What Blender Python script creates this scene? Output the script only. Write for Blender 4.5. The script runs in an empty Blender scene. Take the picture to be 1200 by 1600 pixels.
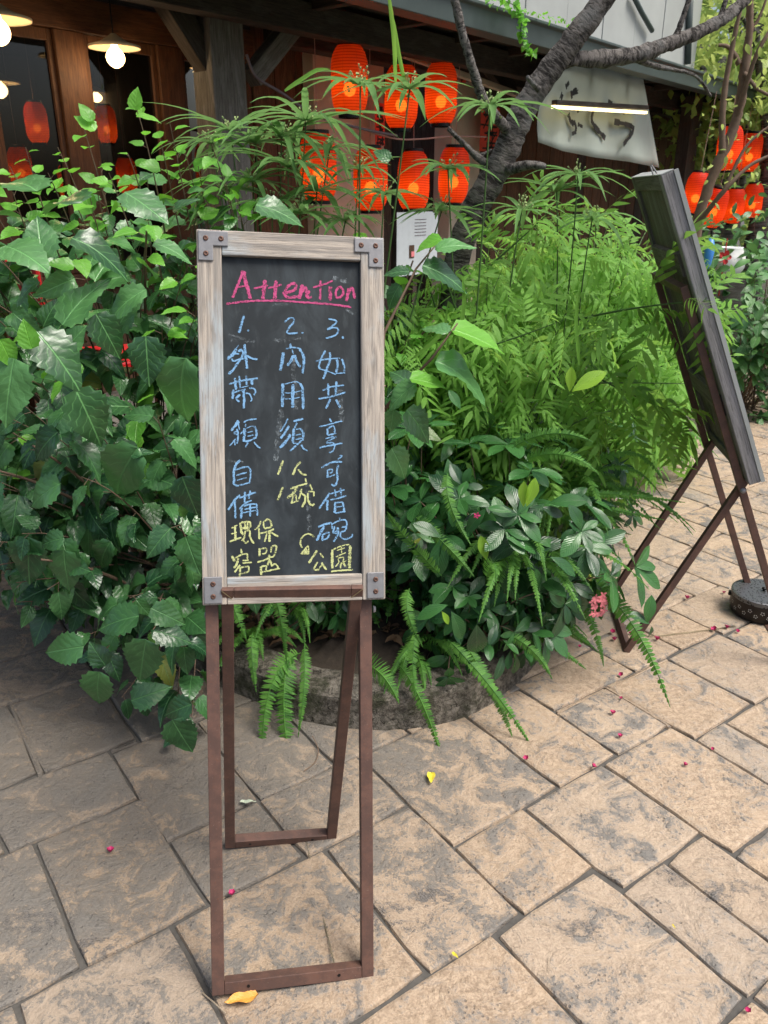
import bpy, bmesh, math, random
import numpy as np
from mathutils import Vector, Matrix
random.seed(7); RNG = np.random.default_rng(7)
S = bpy.context.scene
C = S.collection
R = math.radians

# ------------------------------------------------------------------ camera, sky, sun, exposure
CAM_H = 1.5; FPX = 1250.0; PITCH = math.atan(500/1250)
cam_d = bpy.data.cameras.new('camera'); cam = bpy.data.objects.new('camera', cam_d); C.objects.link(cam)
cam.location = (0, 0, CAM_H); cam.rotation_euler = (R(90) - PITCH, 0, 0)
cam_d.sensor_fit = 'VERTICAL'; cam_d.sensor_height = 24; cam_d.lens = FPX/1600*24
cam_d.clip_start = 0.05; cam_d.clip_end = 300
cam_d.dof.use_dof = True; cam_d.dof.focus_distance = 1.75; cam_d.dof.aperture_fstop = 8.0
S.camera = cam
S.render.resolution_x = 768; S.render.resolution_y = 1024
W = bpy.data.worlds.new('World'); S.world = W; W.use_nodes = True
SUN_EL, SUN_AZ = R(62), R(115)          # azimuth clockwise from +Y
wn = W.node_tree.nodes; wl = W.node_tree.links
sky = wn.new('ShaderNodeTexSky'); sky.sky_type = 'NISHITA'; sky.sun_disc = False
sky.sun_elevation = SUN_EL; sky.sun_rotation = SUN_AZ
sky.air_density = 1.0; sky.dust_density = 6.0; sky.ozone_density = 1.0; sky.altitude = 100
bg = wn['Background']; bg.inputs['Strength'].default_value = 0.12
wl.new(sky.outputs[0], bg.inputs['Color'])
sd = bpy.data.lights.new('sun', 'SUN'); sd.energy = 2.2; sd.angle = R(26); sd.color = (1, .97, .92)
sun = bpy.data.objects.new('sun', sd); C.objects.link(sun)
sun.rotation_euler = Vector((math.sin(SUN_AZ)*math.cos(SUN_EL), math.cos(SUN_AZ)*math.cos(SUN_EL), math.sin(SUN_EL))).to_track_quat('Z', 'Y').to_euler()
S.view_settings.view_transform = 'Standard'; S.view_settings.look = 'None'
S.view_settings.exposure = 0.75; S.view_settings.gamma = 1; S.view_settings.use_curve_mapping = False
S.render.engine = 'CYCLES'

# ------------------------------------------------------------------ survey helpers: a sight line of the photo to a place in the world
cp, sp = math.cos(PITCH), math.sin(PITCH)
def ray(x, y):
    u = (x-600)/FPX; v = (800-y)/FPX
    return Vector((u, cp+v*sp, v*cp-sp))
def gnd(x, y, h=0.0):
    d = ray(x, y); t = (h-CAM_H)/d.z
    return Vector((0, 0, CAM_H)) + d*t
def atY(x, y, Y):
    d = ray(x, y); return Vector((0, 0, CAM_H)) + d*(Y/d.y)
WAZ = R(39); DV = Vector((math.sin(WAZ), math.cos(WAZ), 0)); NN = Vector((math.cos(WAZ), -math.sin(WAZ), 0)); UP = Vector((0, 0, 1))
def wall(x, y, D):                       # -> (s, h) on the building plane D metres from the camera
    d = ray(x, y); t = -D/(NN.dot(d)); p = d*t
    return DV.dot(p), CAM_H+p.z
def WP(s, D, h): return DV*s - NN*D + UP*h

# ------------------------------------------------------------------ mesh helpers
def tag(o, label=None, cat=None, group=None, kind=None):
    if label: o['label'] = label
    if cat: o['category'] = cat
    if group: o['group'] = group
    if kind: o['kind'] = kind
    return o
def thing(name, loc, label, cat, group=None):
    o = bpy.data.objects.new(name, None); o.empty_display_size = .05; o.location = loc; C.objects.link(o)
    return tag(o, label, cat, group)
def origin(p):
    v = Vector((0, 0, 0))
    while p is not None: v = v + p.location; p = p.parent
    return v
def mesh(name, verts, faces, mats, uvs=None, smooth=False, midx=None):
    me = bpy.data.meshes.new(name)
    me.from_pydata([tuple(v) for v in verts], [], [tuple(f) for f in faces])
    for m in (mats if isinstance(mats, (list, tuple)) else [mats]): me.materials.append(m)
    if uvs is not None:
        l = me.uv_layers.new(name='UVMap'); l.data.foreach_set('uv', np.asarray(uvs, dtype=np.float32).ravel())
    if smooth: me.polygons.foreach_set('use_smooth', [True]*len(me.polygons))
    if midx is not None: me.polygons.foreach_set('material_index', midx)
    me.update(); return me
def obj(name, me, parent=None, loc=None):
    o = bpy.data.objects.new(name, me); C.objects.link(o)
    if parent is not None:
        o.parent = parent
    if loc is not None: o.location = loc
    return o
class MB:
    """collects shapes in world space; build() links them as ONE mesh object"""
    def __init__(s): s.v = []; s.f = []; s.uv = []; s.m = []; s.mi = 0
    def add(s, vs, fs, uvs=None):
        o = len(s.v); s.v += [Vector(q) for q in vs]
        for k, f in enumerate(fs):
            s.f.append([i+o for i in f]); s.m.append(s.mi)
            if uvs is None: s.uv += [(0, 0)]*len(f)
            else: s.uv += uvs[k]
        return s
    def box(s, c, ax, ay, az, hx, hy, hz):      # half sizes; UV runs along ax
        c = Vector(c); vs = []
        for i in (-1, 1):
            for j in (-1, 1):
                for k in (-1, 1): vs.append(c+ax*hx*i+ay*hy*j+az*hz*k)
        fs = [(0, 1, 3, 2), (4, 6, 7, 5), (0, 4, 5, 1), (2, 3, 7, 6), (0, 2, 6, 4), (1, 5, 7, 3)]
        L = [(i, j, k) for i in (-1, 1) for j in (-1, 1) for k in (-1, 1)]
        r = random.random()*7; uvs = []
        for q, f in enumerate(fs):
            if q < 2: uvs.append([(L[t][1]*hy+r, L[t][2]*hz+.5) for t in f])
            elif q < 4: uvs.append([(L[t][0]*hx+r, L[t][2]*hz+r) for t in f])
            else: uvs.append([(L[t][0]*hx+r, L[t][1]*hy+r) for t in f])
        return s.add(vs, fs, uvs)
    def bar(s, p0, p1, w, t, nrm):              # w across, t thick (along nrm)
        p0, p1 = Vector(p0), Vector(p1); a = (p1-p0); L = a.length; a.normalize()
        n = (nrm-a*nrm.dot(a)).normalized(); b = a.cross(n)
        return s.box((p0+p1)/2, a, b, n, L/2, w/2, t/2)
    def tube(s, pts, rad, n=8, cap=True):
        pts = [Vector(p) for p in pts]; rad = rad if isinstance(rad, (list, tuple)) else [rad]*len(pts)
        vs = []; fs = []; uvs = []; N = None; acc = 0
        for i, p in enumerate(pts):
            d = (pts[min(i+1, len(pts)-1)]-pts[max(i-1, 0)])
            if d.length < 1e-9: d = Vector((0, 0, 1))
            d.normalize()
            if N is None: N = d.orthogonal().normalized()
            N = (N-d*N.dot(d)).normalized(); B = d.cross(N)
            for k in range(n):
                a = 2*math.pi*k/n; vs.append(p+(N*math.cos(a)+B*math.sin(a))*rad[i])
        for i in range(len(pts)-1):
            L0 = acc; acc += (pts[i+1]-pts[i]).length
            for k in range(n):
                k2 = (k+1) % n; fs.append((i*n+k, i*n+k2, (i+1)*n+k2, (i+1)*n+k))
                uvs.append([(L0, k/n), (L0, (k+1)/n), (acc, (k+1)/n), (acc, k/n)])
        if cap:
            fs.append(tuple(range(n))[::-1]); uvs.append([(0, 0)]*n)
            fs.append(tuple((len(pts)-1)*n+k for k in range(n))); uvs.append([(0, 0)]*n)
        return s.add(vs, fs, uvs)
    def lathe(s, prof, c, n=24, ax=UP, rx=None):   # prof (r,h)
        c = Vector(c); X = (rx or ax.orthogonal()).normalized(); Y = ax.cross(X); vs = []; fs = []; uvs = []
        for r, h in prof:
            for k in range(n):
                a = 2*math.pi*k/n; vs.append(c+ax*h+(X*math.cos(a)+Y*math.sin(a))*r)
        for i in range(len(prof)-1):
            for k in range(n):
                k2 = (k+1) % n; fs.append((i*n+k, i*n+k2, (i+1)*n+k2, (i+1)*n+k))
                uvs.append([(k/n, prof[i][1]), ((k+1)/n, prof[i][1]), ((k+1)/n, prof[i+1][1]), (k/n, prof[i+1][1])])
        return s.add(vs, fs, uvs)
    def build(s, name, mat, parent=None, smooth=False, bevel=0, org=None):
        o3 = origin(parent) if parent is not None else (Vector(org) if org is not None else Vector((0, 0, 0)))
        me = mesh(name, [v-o3 for v in s.v], s.f, mat, s.uv, smooth, s.m)
        o = obj(name, me, parent, None if parent is not None else o3)
        if bevel:
            m = o.modifiers.new('bevel', 'BEVEL'); m.width = bevel; m.segments = 2; m.limit_method = 'ANGLE'; m.angle_limit = R(50)
        return o

# ------------------------------------------------------------------ materials
class NT:
    def __init__(s, name):
        s.mat = bpy.data.materials.new(name); s.mat.use_nodes = True; s.t = s.mat.node_tree
        s.b = s.t.nodes['Principled BSDF']; s.out = s.t.nodes['Material Output']
    def n(s, ty, props=None, **kw):
        nd = s.t.nodes.new('ShaderNode'+ty)
        for k, v in (props or {}).items(): setattr(nd, k, v)
        for k, v in kw.items():
            k2 = int(k[1:]) if k[0] == '_' and k[1:].isdigit() else k.replace('_', ' ')
            s.set(nd, k2, v)
        return nd
    def set(s, nd, k, v):
        i = nd.inputs[k]
        if isinstance(v, bpy.types.NodeSocket): s.t.links.new(v, i)
        elif isinstance(v, bpy.types.Node): s.t.links.new(v.outputs[0], i)
        else: i.default_value = (*v, 1) if (i.type == 'RGBA' and len(v) == 3) else v
    def math(s, op, a, b=0.0, c=None, clamp=False):
        nd = s.n('Math', {'operation': op, 'use_clamp': clamp}); s.set(nd, 0, a); s.set(nd, 1, b)
        if c is not None: s.set(nd, 2, c)
        return nd.outputs[0]
    def mix(s, f, a, b):
        nd = s.n('Mix', {'data_type': 'RGBA'}); s.set(nd, 0, f); s.set(nd, 6, a); s.set(nd, 7, b); return nd.outputs[2]
    def ramp(s, f, lo, hi, smooth=True):
        nd = s.n('MapRange', {'interpolation_type': 'SMOOTHSTEP' if smooth else 'LINEAR'}, Value=f)
        s.set(nd, 1, lo); s.set(nd, 2, hi); s.set(nd, 3, 0.0); s.set(nd, 4, 1.0); return nd.outputs[0]
    def noise(s, vec, scale, detail=4, rough=.55, dist=0.0):
        nd = s.n('TexNoise', Scale=scale, Detail=detail, Roughness=rough, Distortion=dist)
        if vec is not None: s.set(nd, 'Vector', vec)
        return nd.outputs[0]
    def pos(s): return s.n('NewGeometry').outputs['Position']
    def ocoord(s): return s.n('TexCoord').outputs['Object']
    def uv(s): return s.n('TexCoord').outputs['UV']
    def scale(s, vec, sc, rot=(0, 0, 0), loc=(0, 0, 0)):
        nd = s.n('Mapping', Vector=vec, Scale=sc, Rotation=rot, Location=loc); return nd.outputs[0]
    def bump(s, h, strength=.4, dist=.01, prev=None):
        nd = s.n('Bump', Height=h, Strength=strength, Distance=dist)
        if prev is not None: s.set(nd, 'Normal', prev)
        return nd.outputs[0]
    def fin(s, col=None, rough=None, nrm=None, metal=None, spec=None):
        if col is not None: s.set(s.b, 'Base Color', col)
        if rough is not None: s.set(s.b, 'Roughness', rough)
        if nrm is not None: s.set(s.b, 'Normal', nrm)
        if metal is not None: s.set(s.b, 'Metallic', metal)
        if spec is not None: s.set(s.b, 'Specular IOR Level', spec)
        return s.mat
def simple(name, col, rough=.6, metal=0.0, var=.25, sc=30, bump=.0, spec=.5):
    t = NT(name); n = t.noise(t.ocoord(), sc, 5)
    c = t.mix(n, tuple(x*(1-var) for x in col), tuple(min(1, x*(1+var)) for x in col))
    return t.fin(c, rough, t.bump(n, bump, .004) if bump else None, metal, spec)
def emis(name, col, st):
    t = NT(name); t.fin(col, .5); t.set(t.b, 'Emission Color', col); t.set(t.b, 'Emission Strength', st); return t.mat

def stone_mat():
    t = NT('weathered_stamped_stone'); p = t.pos()
    oi = t.n('ObjectInfo').outputs['Random']
    q = t.n('VectorMath', {'operation': 'ADD'}); t.set(q, 0, p)
    cx = t.n('CombineXYZ', X=t.math('MULTIPLY', oi, 13.0), Y=t.math('MULTIPLY', oi, 7.0)); t.set(q, 1, cx.outputs[0]); q = q.outputs[0]
    big = t.noise(q, 3.2, 5, .6, .6); mid = t.noise(q, 11, 6, .65, .8); fine = t.noise(q, 55, 5, .7); vf = t.noise(q, 190, 4, .7)
    str_ = t.noise(t.scale(q, (4, 22, 4), (0, 0, .6)), 2.2, 5, .65, 1.2)
    oi2 = t.math('FRACT', t.math('MULTIPLY', oi, 17.3)); gran = t.math('ADD', t.math('MULTIPLY', fine, .55), t.math('MULTIPLY', vf, .45))
    och = t.mix(t.ramp(gran, .40, .60), (.28, .200, .130), (.51, .385, .265))
    och = t.mix(t.math('MULTIPLY', t.ramp(big, .35, .65), .5), och, (.47, .345, .225))
    och = t.mix(t.math('MULTIPLY', oi, .55), och, t.mix(gran, (.29, .24, .19), (.44, .375, .30)))
    grey = t.mix(t.ramp(gran, .42, .6), (.18, .17, .155), (.37, .34, .30))
    gm = t.math('ADD', t.math('MULTIPLY', mid, .45), t.math('ADD', t.math('MULTIPLY', big, .35), t.math('MULTIPLY', fine, .25)))
    c = t.mix(t.math('MULTIPLY', t.ramp(gm, .50, .64), .8), och, grey)
    c = t.mix(t.math('MULTIPLY', t.ramp(str_, .58, .70), .4), c, (.22, .205, .19))
    # dark granular weathering: speckled, denser towards the corner beside the planter
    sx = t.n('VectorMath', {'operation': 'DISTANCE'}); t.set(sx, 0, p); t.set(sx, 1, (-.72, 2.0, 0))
    near_planter = t.math('SUBTRACT', 1.0, t.ramp(sx.outputs['Value'], .2, 1.5))
    cr = t.math('ADD', gran, t.math('ADD', t.math('MULTIPLY', t.math('SUBTRACT', mid, .5), .75), t.math('ADD', t.math('MULTIPLY', t.math('SUBTRACT', big, .5), .35), t.math('ADD', t.math('MULTIPLY', near_planter, .19), t.math('MULTIPLY', t.math('SUBTRACT', oi2, .5), .07)))))
    cm = t.ramp(cr, .54, .63)
    c = t.mix(t.math('MULTIPLY', cm, .78), c, t.mix(vf, (.055, .058, .055), (.20, .19, .175)))
    c = t.mix(t.math('MULTIPLY', near_planter, .42), c, (.085, .075, .058))  # overall tone darker towards the planter corner
    c = t.mix(t.math('MULTIPLY', t.math('SUBTRACT', 1.0, oi2), .18), c, (.16, .14, .12))
    lay = t.math('MULTIPLY', t.math('ADD', t.math('MULTIPLY', big, .8), t.math('MULTIPLY', mid, .35)), 1/.075); fl = t.math('ABSOLUTE', t.math('SUBTRACT', t.math('FRACT', lay), .5))
    edge = t.math('MULTIPLY', t.ramp(fl, .42, .5), t.ramp(t.math('ADD', t.math('MULTIPLY', mid, .5), t.math('MULTIPLY', fine, .5)), .47, .58))
    c = t.mix(t.math('MULTIPLY', edge, .65), c, (.12, .105, .09))
    # pits
    vo = t.n('TexVoronoi', Vector=q, Scale=75.0); pit = t.math('SUBTRACT', 1.0, t.ramp(vo.outputs['Distance'], .12, .3))
    pit = t.math('MULTIPLY', pit, t.ramp(mid, .45, .6)); c = t.mix(t.math('MULTIPLY', pit, .6), c, (.12, .11, .10))
    # chisel / sole-pattern impressions pressed into some slabs
    mark = None
    for (x, y, rr, ro) in TREADS:
        g = gnd(x, y)
        dd = t.n('VectorMath', {'operation': 'SUBTRACT'}); t.set(dd, 0, p); t.set(dd, 1, tuple(g))
        mp = t.scale(dd.outputs[0], (1, 2.0, 1), (0, 0, ro)); ln = t.n('VectorMath', {'operation': 'LENGTH'}); t.set(ln, 0, mp)
        msk = t.math('SUBTRACT', 1.0, t.ramp(t.math('ADD', ln.outputs['Value'], t.math('MULTIPLY', t.math('SUBTRACT', mid, .5), .12)), rr*.8, rr))
        wob = t.n('VectorMath', {'operation': 'SCALE'}); t.set(wob, 0, t.n('TexNoise', Vector=p, Scale=30.0, Detail=3.0).outputs['Color']); wob.inputs['Scale'].default_value = .02
        w3 = t.n('VectorMath', {'operation': 'ADD'}); t.set(w3, 0, t.scale(dd.outputs[0], (1, 1.6, 1), (0, 0, ro))); t.set(w3, 1, wob.outputs[0])
        br = t.n('TexBrick', Vector=w3.outputs[0], Scale=34.0, Mortar_Size=.12, Mortar_Smooth=.7, Bias=0.0)
        v = t.math('MULTIPLY', msk, br.outputs['Fac']); mark = v if mark is None else t.math('MAXIMUM', mark, v)
    mark = t.math('MULTIPLY', mark, t.ramp(t.math('ADD', t.math('MULTIPLY', fine, .5), t.math('MULTIPLY', mid, .5)), .45, .56))
    c = t.mix(t.math('MULTIPLY', mark, .55), c, (.13, .12, .115))
    ter = t.n('Math', {'operation': 'SNAP'}); t.set(ter, 0, t.math('ADD', t.math('MULTIPLY', big, .8), t.math('MULTIPLY', mid, .35))); t.set(ter, 1, .075)
    h = t.math('ADD', t.math('ADD', t.math('MULTIPLY', big, .6), t.math('MULTIPLY', ter.outputs[0], 1.6)), t.math('ADD', t.math('MULTIPLY', mid, .8), t.math('ADD', t.math('MULTIPLY', fine, .25), t.math('MULTIPLY', vf, .08))))
    h = t.math('SUBTRACT', h, t.math('ADD', t.math('MULTIPLY', pit, .12), t.math('MULTIPLY', mark, .15)))
    return t.fin(c, t.math('ADD', .55, t.math('MULTIPLY', mid, .3)), t.bump(h, 1.0, .016), 0, .35)
TREADS = [(50, 1440, .07, .5), (145, 1480, .06, .2), (615, 1430, .10, .9), (680, 1400, .06, 1.1), (1150, 1400, .10, .4), (1060, 1370, .07, .8), (900, 1450, .06, .3), (820, 1460, .05, 1.4)]

def kerb_mat():
    t = NT('mossy_old_concrete'); p = t.pos(); a = t.noise(p, 9, 6, .7, .5); b = t.noise(p, 40, 6, .75); v = t.noise(p, 150, 4, .7)
    c = t.mix(t.ramp(b, .35, .65), (.07, .062, .05), (.25, .225, .185)); c = t.mix(t.math('MULTIPLY', t.ramp(a, .48, .62), .7), c, (.035, .042, .018)); c = t.mix(t.math('MULTIPLY', t.ramp(v, .6, .72), .6), c, (.26, .24, .20))
    vo = t.n('TexVoronoi', {'feature': 'DISTANCE_TO_EDGE'}, Vector=t.n('VectorMath', {'operation': 'ADD'}, _0=p, _1=t.n('TexNoise', Vector=p, Scale=12.0).outputs['Color']).outputs[0], Scale=5.0)
    crk = t.math('SUBTRACT', 1.0, t.ramp(vo.outputs['Distance'], .0, .018)); c = t.mix(t.math('MULTIPLY', crk, .8), c, (.015, .013, .01))
    h = t.math('ADD', t.math('MULTIPLY', a, 1.2), t.math('ADD', b, t.math('MULTIPLY', v, .4))); return t.fin(c, .95, t.bump(t.math('SUBTRACT', h, crk), 1.0, .02), 0, .2)
def wood_mat(name, a, b, c3, streak=60.0, rough=.8, bl=.5):
    t = NT(name); u = t.uv()
    g = t.noise(t.scale(u, (2.2, streak, 1)), 1.6, 6, .65, 1.6); g2 = t.noise(t.scale(u, (6, streak*3, 1)), 2.0, 5, .7); lo = t.noise(t.scale(u, (3, 9, 1)), 1.5, 4, .6, .5)
    c = t.mix(t.ramp(g, .35, .65), a, b); c = t.mix(t.math('MULTIPLY', t.ramp(lo, .48, .66), bl), c, c3)
    c = t.mix(t.math('MULTIPLY', t.ramp(g2, .52, .62), .7), c, tuple(x*.4 for x in a))
    return t.fin(c, rough, t.bump(t.math('ADD', g, g2), .5, .003), 0, .3)
def rust_mat():
    t = NT('rust_brown_painted_steel'); o = t.ocoord(); n = t.noise(o, 22, 6, .7); n2 = t.noise(o, 160, 4, .7)
    c = t.mix(t.ramp(n, .4, .65), (.085, .048, .038), (.13, .068, .050)); c = t.mix(t.math('MULTIPLY', t.ramp(n2, .58, .7), .55), c, (.16, .062, .03))
    c = t.mix(t.math('MULTIPLY', t.ramp(t.noise(o, 300, 3), .66, .74), .4), c, (.32, .26, .22))
    return t.fin(c, t.math('ADD', .45, t.math('MULTIPLY', n2, .3)), t.bump(n2, .3, .001), .1, .45)
def bark_mat():
    t = NT('grey_cherry_bark'); u = t.uv(); o = t.ocoord()
    rg = t.noise(t.scale(u, (38, 2.2, 1)), 1.0, 6, .7, .6); lo = t.noise(o, 7, 4); fi = t.noise(o, 60, 5, .7)
    ri2 = t.noise(t.scale(u, (110, 5, 1)), 1.0, 5, .75, .4)
    c = t.mix(t.ramp(t.math('ADD', t.math('MULTIPLY', rg, .5), t.math('MULTIPLY', ri2, .5)), .42, .56), (.025, .022, .020), (.19, .175, .16)); c = t.mix(t.math('MULTIPLY', t.ramp(lo, .52, .68), .45), c, (.27, .28, .27))
    return t.fin(c, .9, t.bump(t.math('ADD', t.math('MULTIPLY', rg, 1.2), t.math('ADD', t.math('MULTIPLY', ri2, 1.0), t.math('MULTIPLY', fi, .9))), 1.0, .012), 0, .25)
def leaf_mat(name, dark, light, back, rough=.38, freq=46.0, vein=.5, trans=.28, spec=.5, old=.0):
    t = NT(name); oi = t.n('ObjectInfo').outputs['Random']; geo = t.n('NewGeometry')
    r = t.math('FRACT', t.math('ADD', oi, t.math('MULTIPLY', geo.outputs['Random Per Island'], .97)))
    u = t.n('SeparateXYZ', Vector=t.uv()); d = t.math('ABSOLUTE', t.math('SUBTRACT', u.outputs[0], .5))
    mid = t.math('SUBTRACT', 1.0, t.ramp(d, .006, .03))
    lat = t.math('SINE', t.math('MULTIPLY', t.math('SUBTRACT', u.outputs[1], t.math('MULTIPLY', d, .75)), freq))
    lv = t.math('MULTIPLY', t.ramp(lat, .93, 1.0), .55); vn = t.math('MAXIMUM', mid, lv)
    sp_ = t.noise(geo.outputs['Position'], 22, 3)
    c = t.mix(t.ramp(t.math('ADD', t.math('MULTIPLY', r, .62), t.math('MULTIPLY', sp_, .38)), .15, .85), dark, light)
    c = t.mix(t.math('MULTIPLY', t.ramp(r, 1-old, 1-old*.6), .6 if old else 0.0), c, (.32, .30, .05))
    c = t.mix(t.math('MULTIPLY', vn, vein), c, tuple(min(1, x*1.9+.02) for x in light))
    c = t.mix(geo.outputs['Backfacing'], c, back)
    hb = t.math('ADD', t.math('MULTIPLY', lat, -.16), t.math('MULTIPLY', mid, -1.2)); hb = t.math('ADD', hb, t.math('MULTIPLY', t.noise(geo.outputs['Position'], 90, 3), .5))
    nb = t.bump(hb, .5, .003)
    t.fin(c, t.math('ADD', rough, t.math('MULTIPLY', geo.outputs['Backfacing'], .25)), nb, 0, spec)
    tr = t.n('BsdfTranslucent', Color=t.mix(.5, back, tuple(min(1, x*2.2) for x in light)))
    mx = t.n('MixShader', Fac=trans); t.set(mx, 1, t.b.outputs[0]); t.set(mx, 2, tr.outputs[0]); t.t.links.new(mx.outputs[0], t.out.inputs['Surface'])
    return t.mat
def chalk_mat(name, col):
    t = NT(name); o = t.ocoord(); n = t.noise(o, 420, 3, .8); n2 = t.noise(o, 90, 3, .6)
    a = t.ramp(t.math('ADD', t.math('MULTIPLY', n, .8), t.math('MULTIPLY', n2, .4)), .50, .60)
    t.fin(t.mix(n2, tuple(x*.8 for x in col), col), .95, None, 0, .05)
    t.set(t.b, 'Alpha', t.math('ADD', t.math('MULTIPLY', a, .70), .24)); return t.mat
def ghost_mat():
    t = NT('chalk_smear'); o = t.ocoord(); n = t.noise(o, 130, 4, .8); t.fin((.45, .52, .55), .95, None, 0, .05); t.set(t.b, 'Alpha', t.math('MULTIPLY', t.ramp(n, .45, .7), .35)); return t.mat
def slate_mat():
    t = NT('chalkboard_slate'); u = t.ocoord()
    sm = t.noise(t.scale(u, (14, 14, 5)), 1.0, 6, .65, .8); dr = t.noise(t.scale(u, (60, 60, 4)), 1.0, 4, .6); sp_ = t.noise(u, 350, 2, .6)
    c = t.mix(t.ramp(sm, .40, .70), (.014, .019, .022), (.034, .044, .050)); c = t.mix(t.math('MULTIPLY', t.ramp(dr, .55, .8), .5), c, (.060, .074, .080))
    c = t.mix(t.math('MULTIPLY', t.ramp(sp_, .74, .8), .5), c, (.3, .33, .34))
    return t.fin(c, .62, None, 0, .3)
def lantern_mat():
    t = NT('red_lantern_paper'); u = t.n('SeparateXYZ', Vector=t.uv())
    seam = t.ramp(t.math('ABSOLUTE', t.math('SINE', t.math('MULTIPLY', u.outputs[0], math.pi*8))), 0.0, .07)
    rib = t.math('SINE', t.math('MULTIPLY', u.outputs[1], 23*2*math.pi/.40)); c = t.mix(seam, (.16, .004, .002), t.mix(t.ramp(rib, -.9, -.2), (.34, .010, .004), (.66, .030, .012)))
    t.fin(c, .55, None, 0, .3); tr = t.n('BsdfTranslucent', Color=t.mix(t.ramp(rib, -.9, -.2), (.75, .09, .014), (1.0, .21, .035)))
    mx = t.n('MixShader', Fac=.5); t.set(mx, 1, t.b.outputs[0]); t.set(mx, 2, tr.outputs[0])
    tp = t.n('BsdfTransparent', Color=(1, .55, .25, 1)); m2 = t.n('MixShader', Fac=.08); t.set(m2, 1, mx.outputs[0]); t.set(m2, 2, tp.outputs[0]); t.t.links.new(m2.outputs[0], t.out.inputs['Surface'])
    return t.mat
def glass_mat():
    t = NT('window_glass'); g = t.n('BsdfGlossy', Roughness=.02, Color=(.9, .95, 1, 1)); tr = t.n('BsdfTransparent', Color=(.5, .51, .51, 1))
    fr = t.n('Fresnel', IOR=1.5); f = t.math('MULTIPLY', fr.outputs[0], .6)
    mx = t.n('MixShader', Fac=f); t.set(mx, 1, tr.outputs[0]); t.set(mx, 2, g.outputs[0]); t.t.links.new(mx.outputs[0], t.out.inputs['Surface']); return t.mat
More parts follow.
